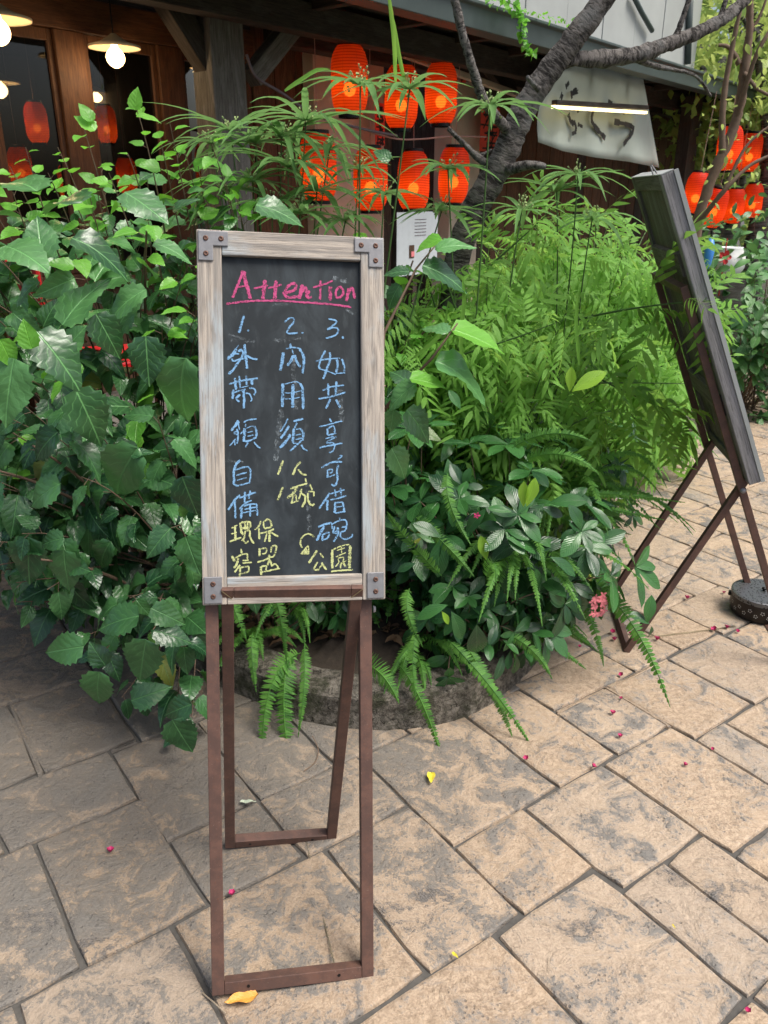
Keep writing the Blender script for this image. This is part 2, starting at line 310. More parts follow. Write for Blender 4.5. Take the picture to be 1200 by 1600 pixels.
M = dict(
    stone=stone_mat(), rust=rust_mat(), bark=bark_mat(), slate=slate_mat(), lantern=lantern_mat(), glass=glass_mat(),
    joint=simple('dark_joint_grit', (.075, .07, .062), .9, 0, .5, 60, .6),
    kerb=kerb_mat(), soil=simple('dark_leaf_mould', (.035, .026, .018), 1, 0, .6, 40, 1.0),
    greywood=wood_mat('weathered_grey_frame_wood', (.47, .41, .34), (.24, .22, .195), (.36, .41, .43), 46, .85, .85),
    edgewood=wood_mat('grey_edge_wood', (.20, .195, .19), (.30, .29, .285), (.34, .33, .34), 50),
    oldwood=wood_mat('dark_aged_board_wood', (.085, .078, .068), (.16, .148, .13), (.22, .21, .20), 60),
    darkwood=wood_mat('dark_timber', (.030, .023, .018), (.060, .045, .035), (.085, .075, .065), 40),
    redwood=wood_mat('red_brown_joinery', (.075, .030, .014), (.12, .050, .022), (.05, .022, .012), 40, .55),
    brown=wood_mat('brown_plank_wall', (.085, .045, .026), (.15, .080, .045), (.06, .038, .026), 24),
    stucco=simple('stained_clay_stucco', (.46, .40, .32), .9, 0, .45, 5, .5), pale=simple('pale_fascia_sheet', (.33, .35, .335), .7, 0, .2, 3, .2),
    gutter=simple('dark_green_gutter', (.055, .075, .072), .5, 0, .3, 8), black=simple('black_metal', (.012, .012, .013), .4, .6, .3, 30),
    steel=simple('worn_grey_steel', (.21, .21, .215), .5, .35, .3, 60, .2), screw=simple('rusty_screw', (.13, .07, .05), .5, .6, .3, 90), brass=simple('dull_brass_chain', (.35, .30, .20), .4, .9, .3, 90),
    cream=simple('cream_enamel', (.62, .50, .33), .5, 0, .05, 5), white=simple('white_enamel', (.75, .76, .76), .5, 0, .05, 5), canvas=simple('off_white_canvas', (.36, .41, .365), .85, 0, .08, 7, .2), ink=simple('black_ink', (.012, .012, .012), .7),
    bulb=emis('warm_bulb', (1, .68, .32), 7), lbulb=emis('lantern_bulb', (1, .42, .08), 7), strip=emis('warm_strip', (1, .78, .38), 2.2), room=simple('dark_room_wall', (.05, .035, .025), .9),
    redpaper=simple('red_paper', (.65, .07, .04), .8, 0, .1), redplastic=simple('red_plastic', (.42, .012, .015), .35, 0, .1), blue=simple('blue_plastic', (.05, .22, .60), .4, 0, .1),
    green=simple('green_stem', (.06, .13, .03), .6, 0, .3), twig=simple('brown_twig', (.13, .085, .055), .8, 0, .4, 60, .3), paletwig=simple('pale_twig', (.26, .21, .15), .8, 0, .3, 60, .3),
    pink=simple('pink_petal', (.75, .22, .24), .6, 0, .2), magenta=simple('magenta_petal', (.45, .02, .12), .6, 0, .3, 200),
    censer=simple('dark_censer_metal', (.030, .026, .024), .45, .7, .3, 60), cable=simple('grey_purple_cable', (.12, .09, .10), .7), rope=simple('pinkish_rope', (.42, .24, .20), .8), tile=simple('beige_tile_wall', (.40, .42, .36), .6, 0, .1, 6),
    ghost=ghost_mat(), paper=simple('printed_paper', (.50, .54, .56), .7, 0, .1), pinkc=chalk_mat('pink_chalk', (.56, .10, .24)), bluec=chalk_mat('blue_chalk', (.22, .42, .66)), yelc=chalk_mat('yellow_chalk', (.58, .62, .28)),
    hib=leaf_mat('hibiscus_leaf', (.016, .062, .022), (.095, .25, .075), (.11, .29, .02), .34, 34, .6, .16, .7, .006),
    hibd=leaf_mat('shaded_old_hibiscus_leaf', (.012, .050, .020), (.060, .175, .050), (.05, .15, .02), .30, 34, .5, .10, .6, .004),  # old leaves, darkened further: shade on lower and inner foliage painted in
    hiby=leaf_mat('young_hibiscus_leaf', (.09, .28, .035), (.17, .44, .05), (.18, .46, .03), .38, 34, .35, .38),
    ixo=leaf_mat('glossy_oval_leaf', (.012, .050, .018), (.045, .15, .036), (.06, .16, .03), .26, 60, .3, .12, .6, .008),
    lime=leaf_mat('lime_new_leaf', (.22, .42, .04), (.30, .52, .05), (.25, .48, .04), .4, 60, .3, .4),
    fern=leaf_mat('fern_leaf', (.040, .14, .020), (.11, .30, .040), (.09, .24, .03), .5, 30, .1, .30),
    pin=leaf_mat('feathery_leaf', (.030, .115, .020), (.27, .44, .085), (.14, .33, .04), .36, 30, .15, .38),
    sedge=leaf_mat('sedge_blade', (.07, .21, .045), (.24, .43, .14), (.08, .19, .04), .45, 3, .2, .25),
    hedge=leaf_mat('hedge_leaf', (.035, .11, .035), (.11, .26, .075), (.08, .18, .04), .35, 40, .3, .2),
    farleaf=leaf_mat('far_tree_leaf', (.13, .25, .04), (.42, .54, .14), (.16, .30, .05), .5, 30, .1, .45),
    dead=leaf_mat('orange_dead_leaf', (.50, .20, .03), (.70, .34, .06), (.5, .25, .08), .5, 40, .3, .1),
    yell=leaf_mat('yellow_dead_leaf', (.62, .52, .04), (.72, .60, .06), (.6, .5, .06), .5, 40, .3, .1),
    palel=leaf_mat('pale_dead_leaf', (.45, .52, .38), (.5, .56, .42), (.5, .55, .4), .5, 40, .3, .1),
    litter=leaf_mat('brown_leaf_litter', (.10, .055, .03), (.20, .12, .06), (.16, .1, .06), .7, 40, .2, .1),
)

# ================================================================== GROUND AND PAVING
g = MB(); g.add([(-40, -6, -.010), (40, -6, -.010), (40, 60, -.010), (-40, 60, -.010)], [(0, 1, 2, 3)]); ground = tag(g.build('ground', M['joint']), kind='structure')
GA = R(55.5); EA = Vector((math.sin(GA), math.cos(GA), 0)); EB = Vector((-math.cos(GA), math.sin(GA), 0))
TR = [(.16, .435, 1.34, 1.765), (-.28, .16, 1.34, 1.765), (.09, .42, 1.765, 2.015), (-.32, .09, 1.765, 2.015), (.42, .684, 1.58, 2.0), (.435, .684, 1.34, 1.58),
      (.684, 1.0, 1.34, 1.585), (.355, .742, .925, 1.34), (.742, 1.005, .92, 1.34), (1.005, 1.245, .918, 1.165), (1.245, 1.552, .84, 1.165), (1.0, 1.375, 1.165, 1.58), (1.375, 1.613, 1.165, 1.57),
      (1.613, 1.85, 1.165, 1.41), (1.552, 1.858, .76, 1.165), (.923, 1.24, .515, .915), (.53, .923, .50, .92), (.14, .53, .50, .925), (.03, .352, .925, 1.34), (-.40, .03, .90, 1.34),
      (1.24, 1.397, .515, .838), (1.397, 1.552, .53, .838), (1.552, 1.7, .53, .755), (1.7, 1.96, .53, .755), (1.858, 2.005, .76, 1.085), (2.005, 2.32, .76, 1.085), (1.853, 2.16, 1.088, 1.41), (2.16, 2.46, 1.085, 1.415),
      (1.613, 2.0, 1.42, 1.60), (2.0, 2.25, 1.42, 1.65), (2.25, 2.465, 1.42, 1.645), (2.465, 2.81, 1.40, 1.645), (2.46, 2.80, 1.08, 1.395), (.23, .50, 2.02, 2.42), (-.1, .225, 2.02, 2.42), (.50, .75, 2.0, 2.3),
      (.55, .90, .2, .50), (.90, 1.25, .2, .51), (1.25, 1.6, .2, .52), (.2, .55, .2, .5)]
GS = .02; A0, B0 = -1.8, -.2; NA, NB = int(9.2/GS), int(8.6/GS); occ = np.zeros((NA, NB), bool); slabs = []
for (a0, a1, b0, b1) in TR:
    slabs.append((a0, a1, b0, b1)); i0, i1, j0, j1 = [int(round(q/GS)) for q in (a0-A0, a1-A0, b0-B0, b1-B0)]
    occ[max(i0, 0):i1, max(j0, 0):j1] = True
rg = random.Random(3)
for j in range(NB):
    for i in range(NA):
        if occ[i, j]: continue
        w = rg.choice([12, 13, 15, 17, 20]); h = rg.choice([9, 12, 14, 17, 20]); i1 = i; j1 = j
        while i1 < NA and not occ[i1, j] and i1-i < w: i1 += 1
        k = i1
        while k < NA and not occ[k, j] and k-i1 < 6: k += 1
        if k-i1 < 6: i1 = k
        while j1 < NB and not occ[i:i1, j1].any() and j1-j < h: j1 += 1
        k = j1
        while k < NB and not occ[i:i1, k].any() and k-j1 < 5: k += 1
        if k-j1 < 5: j1 = k
        occ[i:i1, j:j1] = True
        slabs.append((A0+i*GS, A0+i1*GS, B0+j*GS, B0+j1*GS))
def on_screen(p, mx=420, my=620):
    q = p-Vector((0, 0, CAM_H)); z = q.y*cp-q.z*sp
    if z < .2: return None
    x = 600+FPX*q.x/z; y = 800-FPX*(q.y*sp+q.z*cp)/z
    return (x, y, z) if (-mx < x < 1200+mx and -my < y < 1600+my) else None
def slab_shape(a0, a1, b0, b1, mb):
    if min(a1-a0, b1-b0) < .05: g_ = .002
    else: g_ = .0018
    rings = []
    rot = rg.uniform(-.004, .004); tz = (rg.uniform(-.0015, .0015), rg.uniform(-.0015, .0015))
    na = max(3, min(5, int((a1-a0)/.08))); nb = max(3, min(5, int((b1-b0)/.08))); per = []
    for k in range(na): per.append((a0+(a1-a0)*(k+.12 if k == 0 else k)/na, b0, 0, 1))
    for k in range(nb): per.append((a1, b0+(b1-b0)*(k+.12 if k == 0 else k)/nb, -1, 0))
    for k in range(na): per.append((a1-(a1-a0)*(k+.12 if k == 0 else k)/na, b1, 0, -1))
    for k in range(nb): per.append((a0, b1-(b1-b0)*(k+.12 if k == 0 else k)/nb, 1, 0))
    ca, cb = (a0+a1)/2, (b0+b1)/2; vs = []; n = len(per); jit = [rg.uniform(-.0025, .003) for _ in per]
    for ins, z in ((g_, -.009), (g_+.0025, -.0025), (g_+.010, 0.0)):
        for (a, b, na_, nb_), jt in zip(per, jit):
            i2 = ins+jt
            aa = min(max(a+na_*i2, a0+i2), a1-i2); bb = min(max(b+nb_*i2, b0+i2), b1-i2)
            p = EA*aa+EB*bb; p.z = z+(aa-ca)*tz[0]+(bb-cb)*tz[1]; vs.append(p)
    fs = [(r*n+k, r*n+(k+1) % n, (r+1)*n+(k+1) % n, (r+1)*n+k) for r in (0, 1) for k in range(n)]+[tuple(2*n+k for k in range(n))]
    mb.add(vs, fs)
vis = []
for s_ in slabs:
    c_ = EA*(s_[0]+s_[1])/2+EB*(s_[2]+s_[3])/2
    if c_.y > 9: continue
    o_ = on_screen(c_)
    if o_: vis.append(((s_[1]-s_[0])*(s_[3]-s_[2])*(1.5)/o_[2]**3, s_))
vis.sort(key=lambda t: -t[0]); rest = MB()
for k, (_, s_) in enumerate(vis):
    if k < 300:
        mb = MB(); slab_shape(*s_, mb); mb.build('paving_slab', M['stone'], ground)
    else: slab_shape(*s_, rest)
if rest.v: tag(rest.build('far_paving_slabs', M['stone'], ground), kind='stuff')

# ================================================================== PLANTER: kerb, soil, litter
KP = [gnd(x, y) for x, y in ((330, 1062), (400, 1094), (480, 1122), (590, 1138), (670, 1132), (740, 1108), (800, 1070), (838, 1030), (868, 960), (885, 890), (905, 830), (935, 770), (985, 722), (1040, 688))]
KP = [Vector(p) for p in KP] + [Vector(p) for p in ((1.75, 5.9, 0), (1.2, 6.3, 0), (.3, 5.3, 0), (-.6, 4.4, 0), (-1.05, 3.6, 0), (-1.0, 2.9, 0), (-.82, 2.5, 0))]
def smooth_loop(P, sub=4):
    out = []; n = len(P)
    for i in range(n):
        p0, p1, p2, p3 = P[i-1], P[i], P[(i+1) % n], P[(i+2) % n]
        for k in range(sub):
            t = k/sub; out.append(.5*((2*p1)+(p2-p0)*t+(2*p0-5*p1+4*p2-p3)*t*t+(3*p1-p0-3*p2+p3)*t**3))
    return out
KL = smooth_loop(KP, 6); nK = len(KL); KC = sum(KL, Vector((0, 0, 0)))/nK
nrm = []
for i in range(nK):
    d = KL[(i+1) % nK]-KL[i-1]; nv = Vector((-d.y, d.x, 0)).normalized()
    if nv.dot(KC-KL[i]) < 0: nv = -nv
    nrm.append(nv)
planter = thing('garden_planter', (.1, 2.6, 0), 'low curved concrete planter bed holding all the greenery', 'planter')
mb = MB(); prof = [(-.012, -.01), (-.004, .05), (.0, .100), (.014, .112), (.11, .116), (.125, .108), (.13, .03)]; vs = []
for i in range(nK):
    w = .006*math.sin(i*.37)+random.uniform(-.002, .002)
    for (r, h) in prof: vs.append(KL[i]+nrm[i]*(r+w)+UP*(h+random.uniform(-.003, .003)*(h > 0)))
npf = len(prof)
fs = [(i*npf+k, ((i+1) % nK)*npf+k, ((i+1) % nK)*npf+k+1, i*npf+k+1) for i in range(nK) for k in range(npf-1)]
mb.add(vs, fs); mb.build('kerb', M['kerb'], planter)
mb = MB(); ring = [KL[i]+nrm[i]*.12 for i in range(nK)]; vs = [p+UP*.08 for p in ring]; lvl = 5; n0 = nK
for L in range(1, lvl):
    t = L/lvl; vs += [p*(1-t)+Vector((KC.x, KC.y, 0))*t+UP*(.08+.10*math.sin(t*1.5)+random.uniform(-.02, .02)) for p in ring]
fs = [(L*n0+k, L*n0+(k+1) % n0, (L+1)*n0+(k+1) % n0, (L+1)*n0+k) for L in range(lvl-1) for k in range(n0)]+[tuple((lvl-1)*n0+k for k in range(n0))]
mb.add(vs, fs); mb.build('soil', M['soil'], planter, True)

# ================================================================== RESTAURANT BUILDING (runs away to the right, 39 degrees off the view)
bld = thing('restaurant_building', WP(3.0, 4.4, 0), 'timber and clay restaurant front with windows, braces and a deep dark eave behind the planting', 'building')
def panel(name, mat, s0, s1, h0, h1, D, th=.06, uvl='h', parent=bld, bevel=.004):
    mb = MB()
    c = (WP(s0, D, h0)+WP(s1, D, h1))/2-NN*th/2
    if uvl == 'h': mb.box(c, UP, DV, NN, (h1-h0)/2, (s1-s0)/2, th/2)
    else: mb.box(c, DV, UP, NN, (s1-s0)/2, (h1-h0)/2, th/2)
    return mb.build(name, mat, parent, bevel=bevel)
sx = lambda x, D=4.4, y=200: wall(x, y, D)[0]
WD = 4.4; HT = 2.30
# window wall, left
fr = [sx(-330), sx(-130), sx(-30), sx(102), sx(118), sx(148), sx(255), sx(288), sx(338)]
panel('lintel', M['redwood'], sx(-420), sx(400), HT, HT+.16, WD-.02, .10, 's')
panel('upper_wall', M['darkwood'], sx(-420), sx(400), HT+.162, 3.2, WD+.01, .08, 's')
panel('sill', M['redwood'], sx(-420), sx(400), .98, 1.06, WD-.05, .14, 's')
panel('lower_wall', M['brown'], sx(-420), sx(400), .0, .978, WD+.01, .08)
for x0, x1 in ((-420, -405), (-200, -165), (-45, -4), (102, 146), (256, 292)):
    panel('window_post', M['redwood'], sx(x0), sx(x1), 1.062, HT-.002, WD-.01, .11)
for x0, x1 in ((-405, -200), (-165, -45), (-4, 102), (146, 256), (292, 398)):
    a, b = sx(x0), sx(x1)
    wfr = bpy.data.objects.new('window', None); wfr.location = WP((a+b)/2, WD, 1.7)-origin(bld); wfr.empty_display_size = .05; wfr.parent = bld; C.objects.link(wfr)
    mb = MB()
    for (s0, s1, h0, h1) in ((a+.002, a+.032, 1.064, HT-.004), (b-.032, b-.002, 1.064, HT-.004), (a+.033, b-.033, 1.064, 1.11), (a+.033, b-.033, HT-.06, HT-.004)):
        mb.box((WP(s0, WD+.03, h0)+WP(s1, WD+.03, h1))/2, UP, DV, NN, (h1-h0)/2, (s1-s0)/2, .02)
    mb.build('sash', M['redwood'], wfr, bevel=.003)
    mb = MB(); mb.box(WP((a+b)/2, WD+.03, 1.68), UP, DV, NN, .57, (b-a)/2-.033, .003); mb.build('pane', M['glass'], wfr)
# room behind the glass
r0, r1 = sx(-420), sx(398)
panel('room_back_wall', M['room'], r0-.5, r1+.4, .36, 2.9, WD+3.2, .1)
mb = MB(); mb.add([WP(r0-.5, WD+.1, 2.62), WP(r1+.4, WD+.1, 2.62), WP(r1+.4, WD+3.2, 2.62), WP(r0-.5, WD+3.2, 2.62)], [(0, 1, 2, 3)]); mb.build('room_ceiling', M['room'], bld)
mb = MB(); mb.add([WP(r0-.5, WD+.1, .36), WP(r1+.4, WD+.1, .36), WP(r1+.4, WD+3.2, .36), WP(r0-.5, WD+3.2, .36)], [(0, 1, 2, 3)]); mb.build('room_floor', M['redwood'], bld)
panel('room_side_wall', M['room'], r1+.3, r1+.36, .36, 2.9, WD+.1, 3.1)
for k in range(22):  # white bars added inside, standing in for a balustrade reflected in the glass
    s_ = r0+.2+k*.07; panel('reflected_railing_bar', M['white'], s_, s_+.035, 1.78, 1.98, WD+2.4, .02)
# wall right of the post
def seg(name, mat, x0, x1, D=4.4, th=.08, h0=0, h1=3.1): return panel(name, mat, sx(x0, D), sx(x1, D), h0, h1, D, th)
for k, (a, b) in enumerate(((400, 432), (433, 464), (465, 491))): seg('wall_board', M['brown'], a, b, 4.40+.006*(k % 2))
seg('clay_pier', M['stucco'], 492, 600, 4.30, .18); seg('clay_pier', M['stucco'], 706, 752, 4.30, .18)
seg('recess_back', M['room'], 590, 720, 5.1, .05)
seg('recess_side', M['darkwood'], 600.5, 612, 4.42, .6); seg('recess_side', M['darkwood'], 694, 705.5, 4.42, .6)
panel('door_head', M['darkwood'], sx(601), sx(705), 2.35, 3.1, 4.36, .08)
x = 753; k = 0
while x < 1088:
    x2 = x+22 if x < 900 else x+14
    seg('wall_board', M['brown'] if k % 7 else M['darkwood'], x, x2-1, 4.40+.008*(k % 2)); x = x2; k += 1
mb = MB(); mb.box(WP(sx(1092), 6.0, 1.3), NN, UP, DV, 1.6, 1.3, .06); mb.build('end_wall', M['tile'], bld)
panel('end_post', M['darkwood'], wall(1074, 240, 3.6)[0], wall(1088, 240, 3.6)[0], 0, 2.5, 3.6, .14)
# corner post with braces
PD = 3.9; ps0, ps1 = wall(338, 200, PD)[0], wall(389, 200, PD)[0]; sm = (ps0+ps1)/2
panel('corner_post', M['oldwood'], ps0, ps1, 0, 2.95, PD, .17, bevel=.008)
def beam(name, p0, p1, w, t, mat, n=NN):
    mb = MB(); mb.bar(p0, p1, w, t, n); return mb.build(name, mat, bld, bevel=.005)
def bp(x, y, D): s_, h_ = wall(x, y, D); return WP(s_, D, h_)
beam('brace', bp(352, 146, PD+.10), bp(205, -90, PD+.10), .13, .10, M['darkwood'])
beam('brace', bp(345, 95, PD+.32), bp(262, -60, PD+.32), .12, .10, M['darkwood'])
beam('brace', bp(392, 122, PD+.08), bp(520, -40, PD+.08), .11, .10, M['oldwood'])
beam('brace', bp(745, 78, 4.1), bp(800, 150, 4.1), .12, .08, M['darkwood'])
beam('tie_beam', WP(-2, 3.86, 2.46), WP(sx(1088), 3.86, 2.46), .16, .12, M['darkwood'])
beam('wall_plate', WP(sx(400), 4.22, 2.44), WP(sx(1088), 4.22, 2.44), .14, .14, M['darkwood'])
beam('bracket_pole', bp(560, 60, 4.1), bp(1000, 215, 3.9), .045, .045, M['stucco'])
# soffit, joists, gutter, fascia sheets
mb = MB(); mb.box(WP((sx(1092)-6)/2, 3.85, 2.585), DV, NN, UP, (sx(1092)+6)/2, .53, .012); mb.build('soffit', M['darkwood'], bld)
for k in range(int((sx(1088)+1.2)/.75)): beam('joist', WP(-1.2+k*.75, 3.32, 2.54), WP(-1.2+k*.75, 4.38, 2.54), .07, .07, M['darkwood'], UP)
gh = wall(742, 45, 3.1)[1]; gt = wall(742, 2, 3.1)[1]
mb = MB(); s0, s1 = -3.0, 24
prof = [(3.10, gh), (3.085, gt-.03), (3.06, gt-.02), (3.06, gt), (3.30, gt), (3.30, gh+.02)]
vs = [WP(s, D, h) for s in (s0, s1) for (D, h) in prof]; n = len(prof)
mb.add(vs, [(k, (k+1) % n, n+(k+1) % n, n+k) for k in range(n)]+[tuple(range(n)), tuple(range(n, 2*n))]); mb.build('gutter', M['gutter'], bld, bevel=.004)
se = wall(1094, 40, 3.32)[0]; s_ = -3.0; k = 0
while s_ < se:
    e = min(s_+.62, se); panel('fascia_sheet', M['pale'], s_, e-.008, gt+.002, 5.2, 3.32+.004*(k % 2), .03); s_ += .62; k += 1
panel('fascia_backing', M['darkwood'], -3, se, gt+.001, 5.2, 3.37, .05)
mb = MB(); mb.tube([bp(988, -10, 3.28), bp(1003, 20, 3.28), bp(1019, 48, 3.28)], .022, 8); mb.build('downpipe', M['gutter'], bld, True)
mb = MB(); mb.tube([bp(1079, -10, 3.29), bp(1075, 100, 3.29)], .03, 8); mb.build('downpipe', M['gutter'], bld, True)
# raised deck and its furniture
deck = thing('timber_deck', WP(1, 3.7, 0), 'low timber deck along the windows behind the hibiscus', 'deck')
for k in range(9):
    mb = MB(); mb.box(WP(.6, 3.46+k*.11, .33), DV, NN, UP, 3.0, .052, .02); mb.build('deck_board', M['oldwood'], deck, bevel=.003)
mb = MB(); mb.box(WP(.6, 3.42, .16), DV, UP, NN, 3.0, .15, .02); mb.build('deck_edge', M['darkwood'], deck)
def deck_chair(p, lab, yaw):
    t = thing('chair', p, lab, 'chair', 'red chairs on the deck'); X = Vector((math.cos(yaw), math.sin(yaw), 0)); Y = Vector((-math.sin(yaw), math.cos(yaw), 0))
    mb = MB(); mb.box(p+UP*.44, X, Y, UP, .20, .20, .018); mb.build('seat', M['redplastic'], t, bevel=.01)
    mb = MB(); mb.box(p+UP*.74+Y*.2, X, Y, UP, .19, .012, .15); mb.build('backrest', M['redplastic'], t, bevel=.02)
    for i in (-1, 1):
        for j in (-1, 1):
            mb = MB(); mb.tube([p+X*.18*i+Y*.18*j, p+X*.17*i+Y*.19*j+UP*(.87 if j > 0 else .43)], .012, 6); mb.build('leg', M['redwood'], t)
q = atY(100, 425, 3.55); deck_chair(Vector((q.x, q.y, .35)), 'red backed chair nearest the left edge, behind the hibiscus', 2.4)
q = atY(168, 430, 3.75); deck_chair(Vector((q.x, q.y, .35)), 'red backed chair farther right, half hidden behind hibiscus leaves', 2.0)
q = atY(20, 497, 3.15); t = thing('table', (q.x, q.y, .35), 'brown wooden table at the left edge behind the hibiscus', 'table'); p = Vector((q.x-.25, q.y+.1, .35))
mb = MB(); mb.box(Vector((p.x, p.y, q.z)), DV, NN, UP, .38, .28, .025); mb.build('tabletop', M['redwood'], t, bevel=.005)
for i in (-1, 1):
    for j in (-1, 1):
        mb = MB(); mb.box(Vector((p.x, p.y, (.35+q.z-.03)/2))+DV*.33*i+NN*.23*j, UP, DV, NN, (q.z-.38)/2, .02, .02); mb.build('leg', M['redwood'], t)

# ================================================================== LAMPS
def light(name, p, e, col, rad, parent):
    d = bpy.data.lights.new(name, 'POINT'); d.energy = e; d.color = col; d.shadow_soft_size = rad
    o = bpy.data.objects.new(name, d); C.objects.link(o); o.parent = parent; o.location = Vector(p)-origin(parent)
def pendant(x, y, D, width, label, top=2.55, e=2.2):
    s_, h_ = wall(x, y, D); p = WP(s_, D, h_); t = thing('pendant_lamp', p, label, 'pendant lamp', 'enamel pendant lamps'); r = width/2
    mb = MB(); mb.lathe([(.012, r*.52), (.03, r*.42), (r*.55, r*.22), (r, .012), (r, 0), (r*.97, .006), (r*.5, r*.18), (.02, r*.36)], p, 28); mb.build('shade', M['cream'], t, True)
    mb = MB(); mb.lathe([(.004, r*.28), (.015, r*.25), (.018, r*.06), (.036, -r*.08), (.046, -r*.20), (.049, -r*.32), (.045, -r*.45), (.032, -r*.58), (.014, -r*.66), (.002, -r*.68)], p, 16); mb.build('bulb', M['bulb'], t, True)
    mb = MB(); mb.tube([p+UP*r*.5, p+UP*(top-p.z)], .004, 6); mb.build('cord', M['black'], t)
    light('glow', p-UP*.12, e, (1, .72, .42), .05, t)
pendant(179, 76, 4.18, .27, 'white enamel pendant lamp hanging alone before the window left of the corner post')
pendant(-4, 32, 4.05, .30, 'white enamel pendant lamp cut by the top left corner of the view')
pendant(-2, 130, 5.6, .26, 'pendant lamp inside the room at the left edge, lower than the corner one', 2.55, 1.5)
pendant(150, 146, 6.6, .20, 'small far pendant lamp inside, right of the first window post', 2.55, 1.2)
pendant(312, 107, 5.0, .14, 'tiny pendant lamp glowing behind the window next to the corner post', 2.55, .8)

LB = None
def lantern(p, label, group, h=.46, r=.122, tilt=0, top=2.48, e=4.6):
    global LB
    t = thing('red_lantern', p, label, 'paper lantern', group); t.rotation_euler = (0, tilt, random.uniform(0, 6))
    if LB is None:
        n = 46; pr = []
        for i in range(n+1):
            u = i/n; z = (u-.5)*.40; a = abs(2*u-1); rr = .122*(1-.36*a**4.2); rr -= .0022 if i % 2 else 0; pr.append((rr, z))
        def L(nm, prof, mat, sm): 
            b_ = MB(); b_.lathe(prof, (0, 0, 0), 26); return mesh(nm, b_.v, b_.f, mat, b_.uv, sm)
        LB = dict(body=L('lantern_body', pr, M['lantern'], True), cap=L('lantern_cap', [(.0, .004), (.072, .004), (.076, 0), (.076, -.025), (.070, -.025), (.070, -.003), (0, -.003)], M['black'], False),
                  bulb=L('lantern_bulb', [(.001, .042), (.03, .03), (.042, 0), (.03, -.035), (.001, -.045)], M['lbulb'], True))
        b_ = MB(); b_.tube([(0, 0, 0), (0, 0, .5)], .0025, 5); LB['wire'] = mesh('lantern_wire', b_.v, b_.f, M['rope'])
    k = r/.122
    for nm, dz in (('body', 0), ('top_cap', .218), ('bottom_cap', -.197), ('bulb', -.05), ('wire', .222)):
        o = obj(nm, LB[{'top_cap': 'cap', 'bottom_cap': 'cap'}.get(nm, nm)], t, (0, 0, dz*k)); o.scale = (k, k, k if nm != 'wire' else max(.1, (top-p.z-.22*k)/.5))
    d = bpy.data.lights.new('lantern_glow', 'POINT'); d.energy = e; d.color = (1, .55, .2); d.shadow_soft_size = .035
    o = bpy.data.objects.new('lantern_glow', d); C.objects.link(o); o.parent = t; o.location = (0, 0, -.05)
G1 = 'red lanterns hung before the clay pier'
for x, y, D, lab, tl in ((546, 126, 3.9, 'single red lantern highest and leftmost against the clay pier', 0), (627, 152, 3.95, 'red lantern in the upper row between the leftmost one and the one by the branch', .03),
                     (689, 147, 3.9, 'red lantern in the upper row nearest the pale branch', -.02), (497, 262, 3.9, 'lowest left red lantern behind the sedge leaves', 0), (579, 281, 3.9, 'red lantern in the lower row straight below the gap of the first two', 0),
                     (646, 283, 3.95, 'slightly tilted red lantern in the lower row above the white menu', .09), (709, 274, 3.9, 'red lantern in the lower row closest to the tree trunk', -.03)):
    lantern(bp(x, y, D), lab, G1, tilt=tl)
G2 = 'red lanterns strung at the right side'
for x, y, D, lab, tl, r in ((1140, 232, 2.9, 'left upper red lantern of the right hand string', .05, .125), (1172, 238, 3.0, 'middle upper red lantern of the right hand string', .1, .12), (1204, 232, 2.9, 'upper red lantern cut by the right edge', .05, .12),
                       (1088, 302, 3.0, 'red lantern hanging just right of the leaning board top', .08, .115), (1117, 324, 2.9, 'lowest red lantern of the right hand string', .2, .115), (1147, 322, 3.0, 'second lowest red lantern of the right hand string', .05, .11), (1176, 314, 2.9, 'rightmost lower red lantern of the right hand string', -.03, .11)):
    lantern(bp(x, y, D), lab, G2, tilt=tl, r=r, top=2.4)
# lanterns added in the room, standing in for reflections in the panes
for x, y, D, lab in ((57, 192, 5.6, 'red lantern added for a reflection in the first window, upper left'), (166, 195, 5.7, 'red lantern added for a reflection in the second window'), (32, 262, 5.5, 'dim red lantern added for a reflection low in the first window'), (198, 275, 5.6, 'red lantern added for a reflection low in the second window'), (108, 286, 5.7, 'red lantern added for a window reflection, low behind the window post')):
    lantern(bp(x, y, D), lab, 'red lanterns added for window reflections', top=2.5, e=.30, r=.075)
# ropes and cables
def strand(name, pts, r, mat, label, cat):
    o = MB().tube(smooth_path(pts), r, 6).build(name, mat, None, True, org=pts[0]); return tag(o, label, cat)
def smooth_path(P, sub=5):
    P = [Vector(p) for p in P]; out = []
    for i in range(len(P)-1):
        p0 = P[max(i-1, 0)]; p1 = P[i]; p2 = P[i+1]; p3 = P[min(i+2, len(P)-1)]
        for k in range(sub):
            t = k/sub; out.append(.5*((2*p1)+(p2-p0)*t+(2*p0-5*p1+4*p2-p3)*t*t+(3*p1-p0-3*p2+p3)*t**3))
    return out+[P[-1]]
strand('rope', [bp(575, 205, 3.88), bp(620, 217, 3.88), bp(660, 217, 3.88), bp(705, 213, 3.88), bp(760, 214, 3.9)], .006, M['rope'], 'pinkish rope strung between the two rows of red lanterns', 'rope')
strand('cable', [bp(385, 85, 3.8), bp(400, 120, 3.78), bp(440, 145, 3.76), bp(490, 178, 3.74), bp(560, 200, 3.8), bp(620, 212, 3.85)], .009, M['cable'], 'thick grey purple cable sagging from the corner post towards the lanterns', 'cable')
strand('cable', [bp(548, 52, 4.2), bp(590, 66, 4.2), bp(640, 80, 4.2), bp(700, 78, 4.2), bp(708, 60, 4.2)], .006, M['rope'], 'pale thin cable looping over the clay pier above the lanterns', 'cable')
strand('cable', [bp(395, 10, 4.0), bp(470, 22, 4.0), bp(560, 35, 4.0), bp(650, 42, 4.1)], .008, M['black'], 'black cable along the beam right of the corner post', 'cable')
